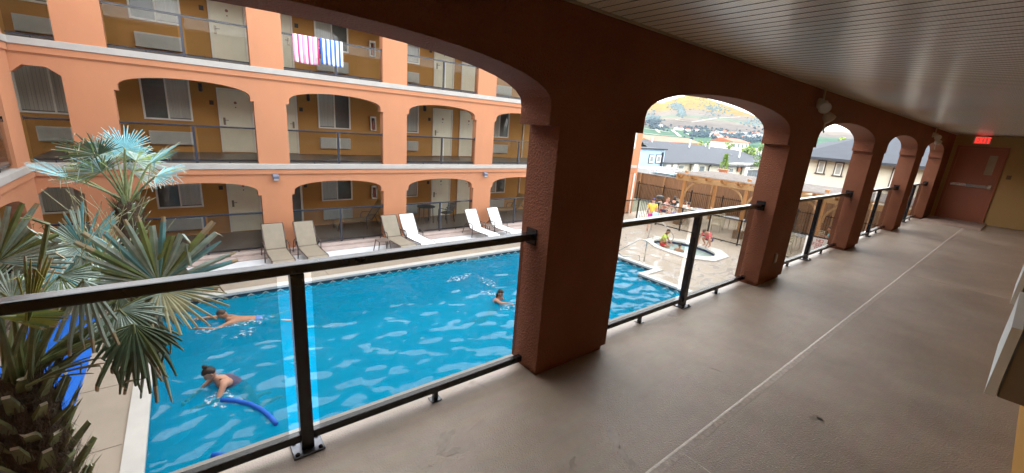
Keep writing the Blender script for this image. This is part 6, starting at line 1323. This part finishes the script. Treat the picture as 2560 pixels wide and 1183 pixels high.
nz = nd(nt, 'ShaderNodeTexNoise'); nz.inputs['Scale'].default_value = 2.2; nz.inputs['Detail'].default_value = 7; nz.inputs['Roughness'].default_value = .55; L.new(mp_.outputs[0], nz.inputs['Vector'])
rp = nd(nt, 'ShaderNodeValToRGB'); e = rp.color_ramp.elements; e[0].position = .30; e[1].position = .58; e[0].color = (.62,.62,.62,1); e[1].color = (.9,.9,.9,1); L.new(nz.outputs[0], rp.inputs[0])
mx = nd(nt, 'ShaderNodeMix', data_type='RGBA'); L.new(rp.outputs[0], mx.inputs[0]); L.new(sky.outputs[0], mx.inputs[6]); mx.inputs[7].default_value = (CLOUD[0], CLOUD[1], CLOUD[2], 1); L.new(mx.outputs[2], bg.inputs[0]); bg.inputs[1].default_value = SKY_STR
sd = bpy.data.lights.new('sun', 'SUN'); sd.energy = 2.8; sd.angle = R(.5); sd.color = (1, .86, .66); so = bpy.data.objects.new('sun', sd); COL.objects.link(so)
dv = Vector((SUN_AZ.x*math.cos(SUN_EL), SUN_AZ.y*math.cos(SUN_EL), math.sin(SUN_EL))); so.rotation_euler = dv.to_track_quat('Z', 'Y').to_euler()
for me, i, q in PEND:
    if q is None: continue
    me.materials[i] = M[q] if isinstance(q, str) else q
S.render.engine = 'CYCLES'; c_ = S.cycles
c_.max_bounces = 9; c_.diffuse_bounces = 5; c_.glossy_bounces = 4; c_.transmission_bounces = 4; c_.transparent_max_bounces = 32; c_.caustics_reflective = False; c_.caustics_refractive = False; c_.sample_clamp_indirect = 8
c_.use_denoising = True
try: c_.denoiser = 'OPENIMAGEDENOISE'
except Exception: pass
v = S.view_settings; v.view_transform = 'Standard'; v.look = 'None'; v.gamma = 1; v.use_curve_mapping = False; v.exposure = EXPOSURE
EXIT_E.inputs[1].default_value = 2.2/2**EXPOSURE; EXIT_F.inputs[1].default_value = .5/2**EXPOSURE
if HAZE:
    b = MB(); b.box(-6800, 6800, -6200, 6500, ZD-1.6, 1150); hz = b.build('haze', [None]); hz.data.materials.clear()
    mt, nt = newmat('air'); o_ = nd(nt, 'ShaderNodeOutputMaterial'); pv = nd(nt, 'ShaderNodeVolumePrincipled'); pv.inputs['Color'].default_value = (.86, .92, 1, 1); pv.inputs['Density'].default_value = HAZE; pv.inputs['Anisotropy'].default_value = .2; nt.links.new(pv.outputs[0], o_.inputs['Volume']); hz.data.materials.append(mt); hz['kind'] = 'stuff'
